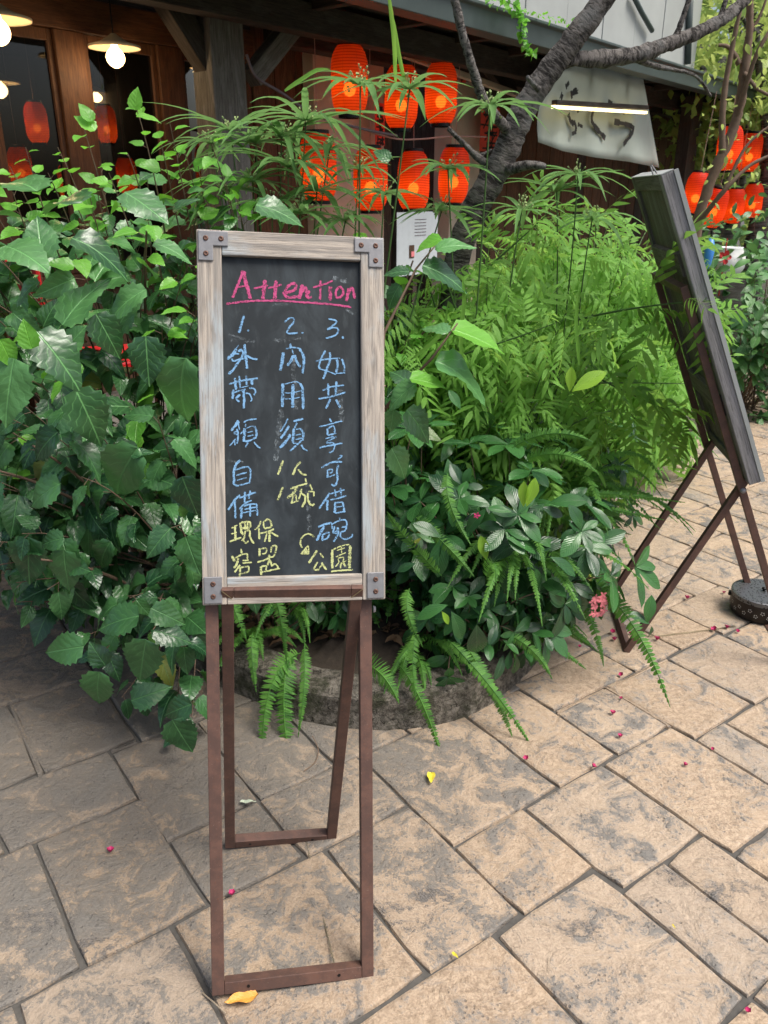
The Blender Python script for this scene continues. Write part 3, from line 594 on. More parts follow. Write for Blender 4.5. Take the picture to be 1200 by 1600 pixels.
s_, h_ = wall(626, 70, 4.2); t = thing('spotlight', WP(s_, 4.2, h_), 'small black spotlight under the eave above the lanterns', 'spotlight')
mb = MB(); mb.lathe([(.005, -.06), (.045, -.05), (.05, .02), (.03, .06), (.005, .07)], WP(s_, 4.15, h_), 14); mb.build('housing', M['black'], t, True)
mb = MB(); mb.tube([WP(s_, 4.15, h_+.06), WP(s_, 4.15, h_+.22)], .01, 6); mb.build('bracket', M['black'], t)
# red paper strips with brush writing, and the white menu
def strip(x0, y0, x1, y1, D, mat, label, cat, marks=0):
    s0, ht = wall(x0, y0, D); s1, hb = wall(x1, y1, D); p = WP((s0+s1)/2, D, (ht+hb)/2)
    t = thing('paper_strip' if marks else 'paper', p, label, cat); mb = MB(); mb.box(p, UP, DV, NN, (ht-hb)/2, (s1-s0)/2, .0015); mb.build('sheet', mat, t)
    if marks:
        mb = MB(); w = s1-s0; st = (ht-hb)/marks; rr = random.Random(int(x0))
        for k in range(marks):
            hc = ht-st*(k+.5)
            for q in range(7):
                a = rr.choice([0, 0, 1.57, .8, -.8]); dx = rr.uniform(-.25, .25)*w; dh = rr.uniform(-.3, .3)*st; l = rr.uniform(.12, .28)*w*1.2
                d_ = DV*math.cos(a)+UP*math.sin(a); c_ = WP((s0+s1)/2+dx, D-.003, hc+dh)
                mb.bar(c_-d_*l, c_+d_*l, .013, .001, NN)
        mb.build('brush_writing', M['ink'], t)
    return t, s0, s1, ht, hb
strip(752, 165, 778, 238, 4.2, M['redpaper'], 'red paper strip with black brush writing beside the tree trunk', 'paper strip', 4)
strip(586, 160, 601, 228, 4.2, M['redpaper'], 'red paper strip with black brush writing between left lanterns', 'paper strip', 4)
strip(720, 108, 728, 130, 4.2, M['redpaper'], 'short red paper tag high beside the pale branch', 'paper strip', 1)
t, s0, s1, ht, hb = strip(620, 332, 682, 425, 3.7, M['paper'], 'white printed menu sheet standing behind the sedge below the lanterns', 'menu')
mb = MB(); mb.box(WP(s0+(s1-s0)*.35, 3.696, ht-(ht-hb)*.62), UP, DV, NN, .045, .03, .001); mb.build('printed_photo', M['brown'], t)
mb = MB(); mb.box(WP(s0+(s1-s0)*.37, 3.693, ht-(ht-hb)*.66), UP, DV, NN, .018, .018, .001); mb.build('printed_dish', M['pink'], t)
mb = MB()
for k in range(6): mb.box(WP((s0+s1)/2+.03, 3.697, ht-(ht-hb)*(.12+.05*k)), DV, UP, NN, .07, .0022, .0006)
mb.build('printed_lines', M['cable'], t)
mb = MB(); mb.box(WP((s0+s1)/2, 3.74, hb/2), UP, DV, NN, hb/2, .025, .02); mb.build('support_post', M['darkwood'], t)

# white canvas banner and its strip lamp
bD = 3.45; t = thing('canvas_banner', bp(900, 180, bD), 'off white canvas banner with black brush calligraphy hanging behind the tree', 'banner')
top = [(862, 120), (900, 100), (950, 108), (1005, 122)]; bot = [(842, 222), (880, 236), (930, 246), (985, 253), (1030, 262)]
def ip(P, u):
    u *= len(P)-1; i = min(int(u), len(P)-2); f_ = u-i; return P[i][0]*(1-f_)+P[i+1][0]*f_, P[i][1]*(1-f_)+P[i+1][1]*f_
vs = []; nu, nv = 24, 10
for j in range(nv+1):
    for i in range(nu+1):
        a = ip(top, i/nu); b = ip(bot, i/nu); v = j/nv; D = bD+.03*math.sin(i*.9)*v-.03*v
        vs.append(bp(a[0]*(1-v)+b[0]*v-10*math.sin(v*3.1)*(i == 0), a[1]*(1-v)+b[1]*v, D))
mb = MB(); mb.add(vs, [(j*(nu+1)+i, j*(nu+1)+i+1, (j+1)*(nu+1)+i+1, (j+1)*(nu+1)+i) for j in range(nv) for i in range(nu)])
o = mb.build('cloth', M['canvas'], t, True); md = o.modifiers.new('thick', 'SOLIDIFY'); md.thickness = .004; md.offset = 1
def brush(P, r, D=bD-.06):
    b_ = MB(); pts = smooth_path([bp(x, y, D) for x, y in P], 4); n_ = len(pts)
    for i in range(n_-1):
        w = r*(1.2-.5*abs(math.sin(i*1.3))); b_.bar(pts[i], pts[i+1]+(pts[i+1]-pts[i])*.2, w*2, .002, NN)
    b_.build('brush_stroke', M['ink'], t)
for P, r in (([(888, 178), (892, 190), (898, 192), (900, 205), (894, 209)], .018), ([(892, 190), (896, 196)], .014), ([(902, 172), (910, 168)], .02), ([(903, 194), (910, 198)], .014),
             ([(876, 148), (879, 153)], .024), ([(892, 149), (900, 141), (901, 147)], .026), ([(884, 136), (889, 129)], .018), ([(930, 165), (925, 190), (945, 215)], .022), ([(950, 160), (975, 175)], .022), ([(960, 190), (990, 200), (975, 225)], .022)): brush(P, r)
t = thing('strip_lamp', bp(905, 160, bD-.14), 'long strip lamp with warm light fixed across the canvas banner', 'lamp')
mb = MB(); mb.bar(bp(866, 160, bD-.14), bp(1010, 168, bD-.14), .035, .05, NN); mb.build('housing', M['darkwood'], t, bevel=.006)
mb = MB(); mb.bar(bp(864, 167, bD-.14), bp(1009, 176, bD-.14), .022, .03, NN); mb.build('tube', M['strip'], t)

# ================================================================== CHALKBOARD SIGN (the subject)
class Stand:
    """crossed steel stand with a framed board; origin on the ground under the front foot bar"""
    def __init__(s, C0, yaw, lean, roll, name, label):
        s.C = Vector(C0); w = Vector((math.cos(yaw), math.sin(yaw), 0)); n = Vector((-math.sin(yaw), math.cos(yaw), 0))
        up = n*math.sin(lean)+UP*math.cos(lean)
        s.w = w*math.cos(roll)+up*math.sin(roll); s.u = -w*math.sin(roll)+up*math.cos(roll); s.f = s.w.cross(s.u)
        s.t = thing(name, (s.C.x, s.C.y, 0), label, 'chalkboard sign', 'framed boards on crossed steel stands')
    def P(s, a, b, c): return s.C+s.w*a+s.u*b+s.f*c
    def bar(s, name, p0, p1, w, t, mat, bevel=.001, n=None, parent=None):
        mb = MB(); mb.bar(p0, p1, w, t, n or s.f); return mb.build(name, mat, parent or s.t, bevel=bevel)
def steel_frame(S_, name, P, wid, length, tb, top=True):
    """P(a,b,c) maps; rectangle of square tube as four bars, mitred look by butt joints"""
    h = tb/2; out = bpy.data.objects.new(name, None); out.empty_display_size = .03; out.parent = S_.t; out.location = P(0, length/2, 0)-origin(S_.t); C.objects.link(out)
    n = (P(0, 0, 1)-P(0, 0, 0)).normalized()
    for sg in (-1, 1): S_.bar('side_tube', P(sg*(wid/2-h), 0, 0), P(sg*(wid/2-h), length, 0), tb, tb, M['rust'], .0012, n, out)
    S_.bar('foot_tube', P(-wid/2+tb+.0005, h, 0), P(wid/2-tb-.0005, h, 0), tb, tb, M['rust'], .0012, n, out)
    if top: S_.bar('top_tube', P(-wid/2+tb+.0005, length-h, 0), P(wid/2-tb-.0005, length-h, 0), tb, tb, M['rust'], .0012, n, out)
    # holes in the foot tube and corner weld seams
    mb = MB()
    for a in (-wid*.28, wid*.28): mb.lathe([(.0005, h+.0006), (.0032, h+.0006), (.0036, h-.001)], P(a, h, 0), 10, n)
    mb.build('drilled_hole', M['black'], out)
    mb = MB()
    if top:
        for sg in (-1, 1): mb.bar(P(sg*(wid/2-.001), length-.001, h+.0006), P(sg*(wid/2-tb), length-tb, h+.0006), .0018, .001, n)
        mb.build('weld_seam', M['brass'], out)
    return out
s1 = Stand((-.1816, 1.1467, .007), .1911, .3188, -.0563, 'chalkboard_sign', 'weathered grey framed chalkboard headed Attention on a rust brown steel stand, nearest the camera')
A_ = .3262; TB = .0245
steel_frame(s1, 'front_leg_frame', lambda a, b, c: s1.P(a, b, c-TB/2), A_, 1.25, TB)
# rear frame: crosses at the pivot, foot behind, head forward as a ledge for the board
gl, gr = gnd(350, 1323), gnd(527, 1305); gm = (gl+gr)/2; piv = s1.P(.004, .762, -TB/2)
ud = (piv-gm); Lp = ud.length; ud.normalize(); wd = (gr-gl); wd = (wd-ud*wd.dot(ud)).normalized(); wd = (wd*.5+(s1.w-ud*s1.w.dot(ud)).normalized()*.5).normalized(); fd = wd.cross(ud)
BWd = A_-2*TB-.004
PB = lambda a, b, c: gm+wd*a+ud*b+fd*c+UP*.001
steel_frame(s1, 'rear_leg_frame', PB, BWd, Lp+.066, .0235)
for sg in (-1, 1):
    mb = MB(); c0 = piv+s1.w*sg*(A_/2+.0005); mb.lathe([(0, .006), (.006, .005), (.0075, 0)], c0, 12, s1.w*sg); mb.build('pivot_bolt', M['steel'], s1.t, True)
# chain
p0 = PB(.062, .006, .012); p1 = s1.P(.085, .02, -TB-.002); mb = MB(); n = 74
for i in range(n):
    t_ = (i+.5)/n; sag = -.010*math.sin(math.pi*t_); c_ = p0.lerp(p1, t_)+UP*sag; d_ = (p1-p0).normalized(); sd_ = d_.cross(UP).normalized() if i % 2 else UP
    L_ = (p1-p0).length/n*.78; mb.tube([c_+d_*L_*math.cos(a)*1.0+sd_*.0021*math.sin(a) for a in [k*math.pi/3 for k in range(7)]], .0006, 4, False)
tag(mb.build('chain', M['brass'], s1.t), kind=None)
# board
OFF = .0099; BWb = .3567*.992; b0, b1 = .7870, 1.4915; aL, aR = OFF-BWb/2, OFF+BWb/2; FW = .0455
def rail(name, pts, w, parent, S_, th=.022, c0=0.0, mat=None):
    mb = MB(); mb.bar(S_.P(pts[0][0], pts[0][1], c0+th/2), S_.P(pts[1][0], pts[1][1], c0+th/2), w, th, S_.f); return mb.build(name, mat or M['greywood'], parent, bevel=.0022)
rail('frame_stile', ((aL+FW/2, b0), (aL+FW/2, b1)), FW, s1.t, s1); rail('frame_stile', ((aR-FW/2, b0), (aR-FW/2, b1)), FW, s1.t, s1)
rail('frame_rail', ((aL+FW+.0004, b1-FW/2), (aR-FW-.0004, b1-FW/2)), FW, s1.t, s1, .0215); rail('frame_rail', ((aL+FW+.0004, b0+.026), (aR-FW-.0004, b0+.026)), .052, s1.t, s1, .0215)
mb = MB(); mb.box(s1.P(OFF, (b0+b1)/2, .005), s1.w, s1.u, s1.f, BWb/2-FW+.004, (b1-b0)/2-.04, .0045); slate = mb.build('slate_panel', M['slate'], s1.t)
slate.data.transform(Matrix.Translation(-(s1.P(OFF, (b0+b1)/2, .005)-origin(s1.t)))); slate.location = s1.P(OFF, (b0+b1)/2, .005)-origin(s1.t)
# L brackets with screws
def bracket(ca, cb, sa, sb, top=True):
    th = .0032; w_ = .0275; la, lb = (.055, .055) if top else (.034, .052)
    pts = [(0, 0), (la, 0), (la, w_), (w_, w_), (w_, lb), (0, lb)] if top else [(0, 0), (la, 0), (la, lb), (0, lb)]
    q = [(ca+sa*(x+.003), cb+sb*(y+.003)) for x, y in pts]; n = len(q)
    if sa*sb < 0: q = q[::-1]
    mb = MB(); vs = [s1.P(a, b, .0222) for a, b in q]+[s1.P(a, b, .0222+th) for a, b in q]
    mb.add(vs, [tuple(range(n))[::-1], tuple(range(n, 2*n))]+[(k, (k+1) % n, n+(k+1) % n, n+k) for k in range(n)])
    o = mb.build('corner_bracket', M['steel'], s1.t, bevel=.0018)
    for (x, y) in (((.014, .014), (.042, .014), (.014, .042)) if top else ((.017, .014), (.017, .038))):
        c_ = s1.P(ca+sa*(x+.003), cb+sb*(y+.003), .0222+th)
        mb = MB(); mb.lathe([(.0018, .0012), (.0022, .0022), (.0042, .0018), (.0052, 0)], c_, 12, s1.f); mb.add([c_+s1.w*.0018+s1.f*.001, c_+s1.u*.0018+s1.f*.001, c_-s1.w*.0018+s1.f*.001, c_-s1.u*.0018+s1.f*.001], [(0, 1, 2, 3)])
        sc_ = mb.build('screw', M['screw'], None, True); sc_.parent = o; sc_.location = -origin(o); 
bracket(aL, b1, 1, -1); bracket(aR, b1, -1, -1); bracket(aL, b0, 1, 1, False); bracket(aR, b0, -1, 1, False)

# chalk writing, stroke by stroke, lying on the slate.  (crop origin, scale) then strokes (width, points)
GL = [
 ('p', (350, 410, 5.4545), [[(4.2, 162,70, 118,190, 72,300)], [(6, 165,75, 195,200, 225,310)], [(3, 95,215, 175,200)]], 'chalk_letter'),
 ('p', (350, 410, 5.4545), [[(5.5, 350,150, 330,310)], [(3, 255,225, 375,195)]], 'chalk_letter'),
 ('p', (350, 410, 5.4545), [[(6.2, 445,155, 432,310)], [(3, 375,220, 490,190)]], 'chalk_letter'),
 ('p', (350, 410, 5.4545), [[(4.2, 500,265, 560,250, 600,235, 615,195, 590,178, 535,215, 520,275, 550,300, 630,290)]], 'chalk_letter'),
 ('p', (350, 410, 5.4545), [[(6, 670,190, 640,310)], [(4, 655,270, 700,210, 700,300)], [(4, 725,240, 715,300, 750,295)]], 'chalk_letter'),
 ('p', (350, 410, 5.4545), [[(3.5, 822,155, 820,318)], [(3, 760,215, 870,180, 925,155)]], 'chalk_letter'),
 ('p', (350, 410, 5.4545), [[(5.5, 905,205, 905,325)]], 'chalk_letter'),
 ('p', (350, 410, 5.4545), [[(3.8, 985,205, 955,240, 955,290, 985,300, 1015,270, 1010,225, 985,205)]], 'chalk_letter'),
 ('p', (350, 410, 5.4545), [[(5, 1060,220, 1045,330)], [(4.6, 1060,265, 1092,212, 1115,310)]], 'chalk_letter'),
 ('p', (350, 410, 5.4545), [[(3.2, 20,355, 80,345, 250,328, 500,328, 700,342, 900,355, 1085,382)]], 'chalk_underline'),
 ('b', (350, 410, 5.4545), [[(3.8, 172,450, 128,600)], [(2.8, 200,575, 212,585)]], 'chalk_numeral'),
 ('b', (350, 410, 5.4545), [[(2.8, 518,510, 550,478, 590,475, 595,505, 560,550, 535,595, 560,607, 628,600)], [(2.5, 660,597, 676,602)]], 'chalk_numeral'),
 ('b', (350, 410, 5.4545), [[(2.8, 890,480, 955,498, 950,520, 880,573)], [(2.8, 880,573, 940,555, 975,575, 950,620, 900,640, 868,645)], [(3.4, 1008,630, 1018,650)]], 'chalk_numeral'),
 ('b', (350, 530, 10.909), [[(1, 250,100, 205,160)], [(4.8, 210,165, 165,245, 60,345)], [(3.6, 240,210, 290,185, 325,230, 300,320, 215,430, 160,520, 75,595)], [(3, 140,330, 150,375, 240,350, 345,330)], [(2.4, 120,250, 260,250)], [(4, 350,85, 370,300, 395,505)], [(3.5, 380,280, 480,330, 570,345)]], 0),
 ('b', (350, 530, 10.909), [[(2.8, 85,765, 300,710, 575,665)], [(4, 190,660, 200,860)], [(2.8, 260,625, 275,820)], [(3.4, 380,625, 385,780)], [(4, 470,690, 485,780)], [(1.6, 265,835, 415,795)], [(4, 160,860, 150,1020)], [(2.4, 180,910, 290,870, 370,855)], [(2.6, 430,840, 490,835, 540,890, 510,955)], [(4, 330,860, 345,1050, 335,1180)], [(2.6, 370,920, 440,940, 475,1030, 450,1060)], [(3.6, 280,950, 210,1010, 260,1070)]], 0),
 ('b', (425, 530, 9.2308), [[(5, 165,190, 120,450)], [(3.3, 260,65, 275,130)], [(2, 200,140, 300,120, 400,135)], [(4, 395,135, 450,230, 460,340, 440,495)], [(2.2, 290,150, 310,210)], [(4.2, 315,230, 225,385)], [(3.8, 325,225, 370,350, 415,395)]], 0),
 ('b', (425, 530, 9.2308), [[(4.6, 155,640, 150,978)], [(1.8, 180,650, 340,612, 400,640)], [(4, 400,640, 440,720, 450,1010)], [(5, 305,650, 295,990)], [(1.6, 180,772, 270,775, 415,745)], [(1.6, 190,860, 290,860, 405,835)]], 0),
 ('b', (425, 530, 9.2308), [[(3, 770,165, 710,280, 680,380, 690,430)], [(2, 690,430, 800,460, 920,510)], [(3.6, 835,190, 835,300, 790,430, 740,575)], [(2.3, 630,322, 760,290, 980,275)], [(3.8, 935,290, 945,380, 925,480)], [(3, 1005,285, 1045,400, 1035,470)], [(2, 920,495, 1055,485)]], 0),
 ('b', (425, 530, 9.2308), [[(3.6, 808,640, 815,810)], [(3.6, 930,610, 915,800)], [(2.4, 730,740, 850,690, 1040,665)], [(3, 670,855, 850,830, 1060,765)], [(3.6, 840,860, 775,1000)], [(4, 920,870, 985,985)]], 0),
 ('b', (350, 640, 12), [[(3.6, 265,200, 140,400)], [(3, 290,230, 180,340)], [(2.2, 270,250, 290,380)], [(2.4, 180,430, 270,400)], [(2.8, 240,360, 265,480, 245,640)], [(2, 215,550, 110,680)], [(2.2, 200,560, 205,670)], [(2.2, 185,450, 260,470)], [(2.6, 380,250, 395,220, 480,190, 610,178)], [(1.8, 408,270, 400,330)], [(4.8, 385,350, 375,590)], [(1.5, 420,355, 500,315, 560,310)], [(3.6, 570,310, 605,400, 605,480, 590,545)], [(1.6, 440,430, 540,408)], [(2, 440,500, 550,475)], [(2.8, 350,590, 450,590, 590,530)], [(2.2, 310,460, 350,410)], [(2.6, 460,600, 400,705)], [(2.5, 560,610, 640,700, 685,715)]], 0),
 ('b', (425, 645, 9.2308), [[(2.6, 230,85, 170,200, 120,270)], [(3.8, 245,190, 185,290, 125,370)], [(4.2, 270,310, 180,440, 110,500)], [(3, 310,125, 450,85)], [(3.4, 360,145, 325,220)], [(4, 315,225, 300,430)], [(2, 345,240, 400,225)], [(3.6, 405,228, 450,290, 445,400)], [(1.8, 340,322, 420,310)], [(2.2, 340,385, 430,365)], [(2, 300,440, 360,440)], [(2.8, 430,395, 350,470, 260,550)], [(3.2, 425,460, 455,520, 510,545)]], 0),
 ('b', (425, 645, 9.2308), [[(2.6, 830,80, 860,135)], [(2.2, 680,200, 800,175, 950,130, 1015,122)], [(3.2, 800,225, 800,325)], [(2.6, 810,225, 890,185, 905,290)], [(2.6, 805,325, 925,295)], [(2, 770,375, 850,350, 930,345)], [(2, 930,345, 780,430, 870,430, 905,470, 885,540, 840,572, 820,568)], [(2.6, 690,515, 720,495, 870,465, 1015,440)]], 0),
 ('b', (425, 715, 9.2308), [[(3, 710,145, 830,80, 900,65, 1010,60)], [(3.2, 960,100, 935,190, 945,300, 925,380, 895,405, 855,385)], [(3, 800,180, 800,285)], [(2.2, 800,180, 870,170, 865,215, 830,225)], [(2, 785,290, 910,245)], [(2.2, 975,-28, 1015,-22, 950,25)]], 0),
 ('b', (425, 715, 9.2308), [[(3.4, 830,510, 760,620, 680,735)], [(4, 800,610, 795,760)], [(3, 905,460, 920,560)], [(3, 985,440, 1000,545)], [(2.2, 840,525, 1045,462)], [(2.4, 840,608, 960,585, 1070,550)], [(4, 910,640, 905,800)], [(2.2, 925,650, 1020,640)], [(3.2, 1020,640, 1040,770)], [(2, 930,715, 1015,700)], [(2.6, 910,800, 1060,775)]], 0),
 ('y', (425, 715, 9.2308), [[(3.6, 162,40, 85,245)]], 'chalk_numeral'), ('y', (425, 715, 9.2308), [[(3.6, 158,425, 85,615)]], 'chalk_numeral'),
 ('y', (425, 715, 9.2308), [[(3.6, 410,60, 340,150, 300,255)], [(3, 375,170, 430,230, 500,255)]], 0),
 ('y', (425, 715, 9.2308), [[(2.8, 480,300, 495,350)], [(3, 265,450, 380,410, 510,370)], [(4, 370,420, 300,520, 220,585)], [(3.4, 300,560, 285,665)], [(2.2, 310,560, 345,545, 350,630)], [(2.2, 285,650, 385,625)], [(2.6, 430,450, 400,560, 385,600)], [(3.4, 430,520, 480,560, 470,640, 430,715)], [(2.6, 400,480, 450,540)], [(2.8, 545,380, 580,470)], [(2.6, 520,495, 600,490, 600,560)], [(3.4, 515,510, 520,620, 570,685, 610,665)]], 0),
 ('b', (350, 715, 8.42), [[(4, 215,35, 165,80, 130,180, 135,355)], [(2.7, 150,165, 300,120, 350,180, 335,340)], [(2.4, 160,235, 300,195)], [(1.8, 170,300, 300,260)], [(2.4, 130,355, 190,368, 340,325)]], 0),
 ('b', (350, 715, 8.42), [[(3, 210,490, 140,560, 55,690)], [(3.4, 145,560, 150,800)], [(2.8, 200,530, 420,455)], [(3, 275,450, 270,590)], [(3, 345,435, 325,540)], [(2.4, 200,680, 280,600, 365,565)], [(3.6, 235,640, 225,800)], [(2.5, 260,640, 340,615, 430,610)], [(2.8, 430,610, 440,765)], [(3, 345,620, 345,775)], [(2.1, 270,680, 420,650)], [(2.1, 250,725, 420,695)]], 0),
 ('y', (350, 800, 12), [[(2.6, 140,300, 250,245)], [(3.4, 205,270, 215,520)], [(2.3, 135,410, 240,380)], [(2.6, 105,555, 325,480)], [(3.8, 310,200, 320,350, 360,430)], [(3.3, 320,200, 480,185, 495,290)], [(4, 330,300, 480,300)], [(2.6, 390,200, 400,300)], [(2.6, 440,200, 440,300)], [(2.6, 400,350, 380,480, 330,540)], [(3.2, 420,350, 480,360, 490,480, 560,590)], [(3, 350,500, 400,580, 460,540)]], 0),
 ('y', (350, 800, 12), [[(2.6, 695,170, 640,280, 575,335)], [(3.2, 650,300, 665,510)], [(2.6, 750,170, 740,220, 760,310)], [(3.3, 760,170, 830,130, 880,200, 890,270)], [(2.6, 760,310, 890,280)], [(2.6, 680,400, 800,370, 940,320)], [(4, 850,340, 850,560)], [(2.6, 810,400, 760,560)], [(2.9, 880,380, 1020,465)]], 0),
 ('y', (350, 800, 12), [[(2.8, 315,690, 330,780)], [(4, 150,820, 200,930)], [(2.4, 210,865, 330,800, 440,780)], [(3, 440,780, 435,880)], [(3.6, 270,870, 230,1000, 180,1050)], [(2.6, 350,910, 460,900)], [(2.5, 340,960, 525,940)], [(3.3, 300,990, 200,1130)], [(3.3, 310,1030, 290,1220)], [(2.8, 310,1040, 460,1020, 450,1130)], [(2.6, 310,1160, 460,1125)]], 0),
 ('y', (350, 800, 12), [[(3.6, 665,680, 660,830)], [(2.4, 690,690, 800,680, 780,770, 710,780)], [(3, 890,650, 880,760)], [(3.2, 900,640, 980,640, 960,770)], [(2.6, 625,940, 760,900, 860,850, 930,830, 950,780)], [(3.3, 850,800, 820,1000)], [(3.3, 850,880, 900,1020)], [(3.6, 690,1020, 700,1180)], [(2.6, 700,1020, 790,1010, 780,1090)], [(2.6, 700,1130, 880,1090, 1050,1060)], [(2.6, 900,1010, 960,970, 1010,1030, 1000,1070)]], 0),
 ('b', (455, 800, 10.909), [[(3.3, 460,260, 560,210, 690,185)], [(4.2, 560,240, 430,490)], [(3, 530,380, 535,495)], [(2.8, 540,380, 650,350, 620,440, 550,470)], [(2.6, 690,190, 700,290)], [(2.4, 700,210, 760,170, 890,130, 945,170, 935,300)], [(2.2, 820,90, 830,140)], [(2.8, 740,240, 715,360, 810,290)], [(3, 790,260, 800,370, 720,510)], [(2.2, 740,360, 810,370)], [(2.6, 860,265, 935,250, 910,320, 850,340, 840,420, 900,460, 970,450, 1045,405, 1035,375)]], 0),
 ('y', (455, 800, 10.909), [[(2.8, 390,430, 340,385, 260,375, 180,440, 155,540, 190,610)], [(2.6, 290,570, 180,700)], [(2.6, 290,570, 300,710)], [(2.6, 160,710, 300,715)], [(7, 250,630, 248,705)]], 'chalk_arrow'),
 ('y', (455, 800, 10.909), [[(3.2, 440,655, 300,870)], [(2.8, 490,705, 550,780)], [(3, 450,850, 390,980, 480,980)], [(3.6, 520,860, 600,985)], [(2.3, 480,960, 520,900)], [(1.8, 290,850, 350,835)]], 0),
 ('y', (455, 800, 10.909), [[(4.4, 700,640, 700,960)], [(2.1, 720,640, 850,580, 990,555)], [(5, 1005,570, 990,960)], [(2.8, 680,1015, 850,995, 1050,985)], [(1.8, 780,655, 915,610)], [(1.8, 855,590, 860,700)], [(2.1, 760,765, 930,690)], [(1.9, 790,790, 890,770, 880,850)], [(2.1, 800,800, 810,860, 750,930)], [(2.4, 850,860, 840,960)], [(2.8, 870,850, 930,930)], [(2, 940,820, 830,900)]], 0),
]
cz = .0100; plane_p = s1.P(0, 0, cz)
def on_board(x, y):
    d = ray(x, y); o_ = Vector((0, 0, CAM_H)); return o_+d*((plane_p-o_).dot(s1.f)/d.dot(s1.f))
PXM = .00129
def ribbon(mb, pts, w, lift):
    L_ = [0.0]
    for i in range(len(pts)-1): L_.append(L_[-1]+(pts[i+1]-pts[i]).length)
    n = max(3, int(L_[-1]/.0022)); P = []
    for k in range(n+1):
        t_ = L_[-1]*k/n; i = 0
        while i < len(pts)-2 and L_[i+1] < t_: i += 1
        P.append(pts[i].lerp(pts[i+1], (t_-L_[i])/max(1e-6, L_[i+1]-L_[i])))
    vs = []
    for k, p in enumerate(P):
        d = (P[min(k+1, n)]-P[max(k-1, 0)]).normalized(); q = s1.f.cross(d).normalized(); e = .72 if k in (0, n) else 1
        vs += [p+q*w*.5*e*random.uniform(.55, 1.2)+s1.f*lift, p-q*w*.5*e*random.uniform(.55, 1.2)+s1.f*lift]
    mb.add(vs, [(2*k, 2*k+1, 2*k+3, 2*k+2) for k in range(n)])
for col, (x0, y0, sc), strokes, nm in GL:
    mb = MB(); q = 0
    for st in strokes:
        (t_,) = st; w, co = t_[0], t_[1:]
        pts = [on_board(x0+co[i]/sc, y0+co[i+1]/sc) for i in range(0, len(co), 2)]
        if len(pts) > 2: pts = smooth_path(pts, 4)
        ribbon(mb, pts, w*PXM, .0002+.00006*q); q += 1
    o = mb.build(nm or 'chalk_character', M[{'p': 'pinkc', 'b': 'bluec', 'y': 'yelc'}[col]], slate)

for P, w in (([(357, 523), (375, 527), (392, 533)], 3), ([(360, 531), (400, 533)], 5), ([(425, 477), (455, 474)], 4), ([(428, 532), (470, 528)], 6), ([(520, 435), (545, 440)], 9), ([(540, 483), (553, 492)], 4), ([(458, 560), (462, 640)], 8), ([(350, 720), (380, 722)], 4), ([(500, 880), (545, 886)], 4), ([(440, 640), (430, 720)], 9), ([(480, 750), (484, 830)], 7), ([(530, 600), (534, 660)], 9)):
    mb = MB(); ribbon(mb, smooth_path([on_board(*q) for q in P], 4), w*PXM, .0001); mb.build('chalk_smear', M['ghost'], slate)

# ================================================================== SECOND SIGN, seen from behind at the right
s2 = Stand((1.456, 2.56, .0), 1.444, .401, 0, 'chalkboard_sign', 'larger wooden sign board seen from its dark back, leaning at the right')
steel_frame(s2, 'front_leg_frame', lambda a, b, c: s2.P(a, b, c-.030), .467, 1.365, .022)
gn, gf = gnd(978, 1018), gnd(952, 934); gm2 = (gn+gf)/2; piv2 = s2.P(0, .693, -.030); u2 = piv2-gm2; L2 = u2.length; u2.normalize(); w2 = gf-gn; w2 = (w2-u2*w2.dot(u2)).normalized(); f2 = w2.cross(u2)
steel_frame(s2, 'rear_leg_frame', lambda a, b, c: gm2+w2*a+u2*b+f2*c+UP*.001, .467-.048, L2+.085, .022)
BW2, c0, c1 = .516, .713, 1.68
mb = MB()
for k in range(5):
    a = -BW2/2+.03+(BW2-.06)*(k+.5)/5
    q = MB(); q.bar(s2.P(a, c0+.03, .004), s2.P(a, c1-.03, .004), (BW2-.06)/5-.002, .012, s2.f); q.build('back_board', M['oldwood'], s2.t, bevel=.0015)
for sg in (-1, 1):
    q = MB(); q.bar(s2.P(sg*(BW2/2-.022), c0, .006), s2.P(sg*(BW2/2-.022), c1, .006), .044, .036, s2.f); q.build('frame_stile', M['oldwood'] if sg > 0 else M['edgewood'], s2.t, bevel=.003)
for b in (c0+.022, c1-.022):
    q = MB(); q.bar(s2.P(-BW2/2+.0445, b, .006), s2.P(BW2/2-.0445, b, .006), .044, .034, s2.f); q.build('frame_rail', M['oldwood'], s2.t, bevel=.003)
for b in (c1-.26, c0+.26):
    q = MB(); q.bar(s2.P(-BW2/2+.05, b, -.012), s2.P(BW2/2-.05, b, -.012), .07, .018, s2.f); q.build('cross_batten', M['oldwood'], s2.t, bevel=.003)
q = MB(); q.box(s2.P(0, (c0+c1)/2, .0155), s2.w, s2.u, s2.f, BW2/2-.05, (c1-c0)/2-.05, .004); q.build('slate_panel', M['slate'], s2.t)
q = MB(); q.bar(s2.P(-BW2/2+.001, c0, .029), s2.P(-BW2/2+.001, c1, .029), .012, .012, s2.f); q.bar(s2.P(-BW2/2, c1+.002, .006), s2.P(BW2/2, c1+.002, .006), .003, .036, s2.f); q.build('metal_edge_trim', M['pale'], s2.t)
q = MB(); q.tube([s2.P(-.15, c1, -.0), s2.P(-.155, c1+.03, -.01), s2.P(-.135, c1+.03, -.01), s2.P(-.14, c1, -.01)], .0025, 6); q.build('hanging_hook', M['steel'], s2.t)
for sg in (-1, 1):
    q = MB(); q.lathe([(0, .008), (.008, .006), (.009, 0)], piv2+s2.w*sg*.234, 10, s2.w*sg); q.build('pivot_bolt', M['steel'], s2.t, True)
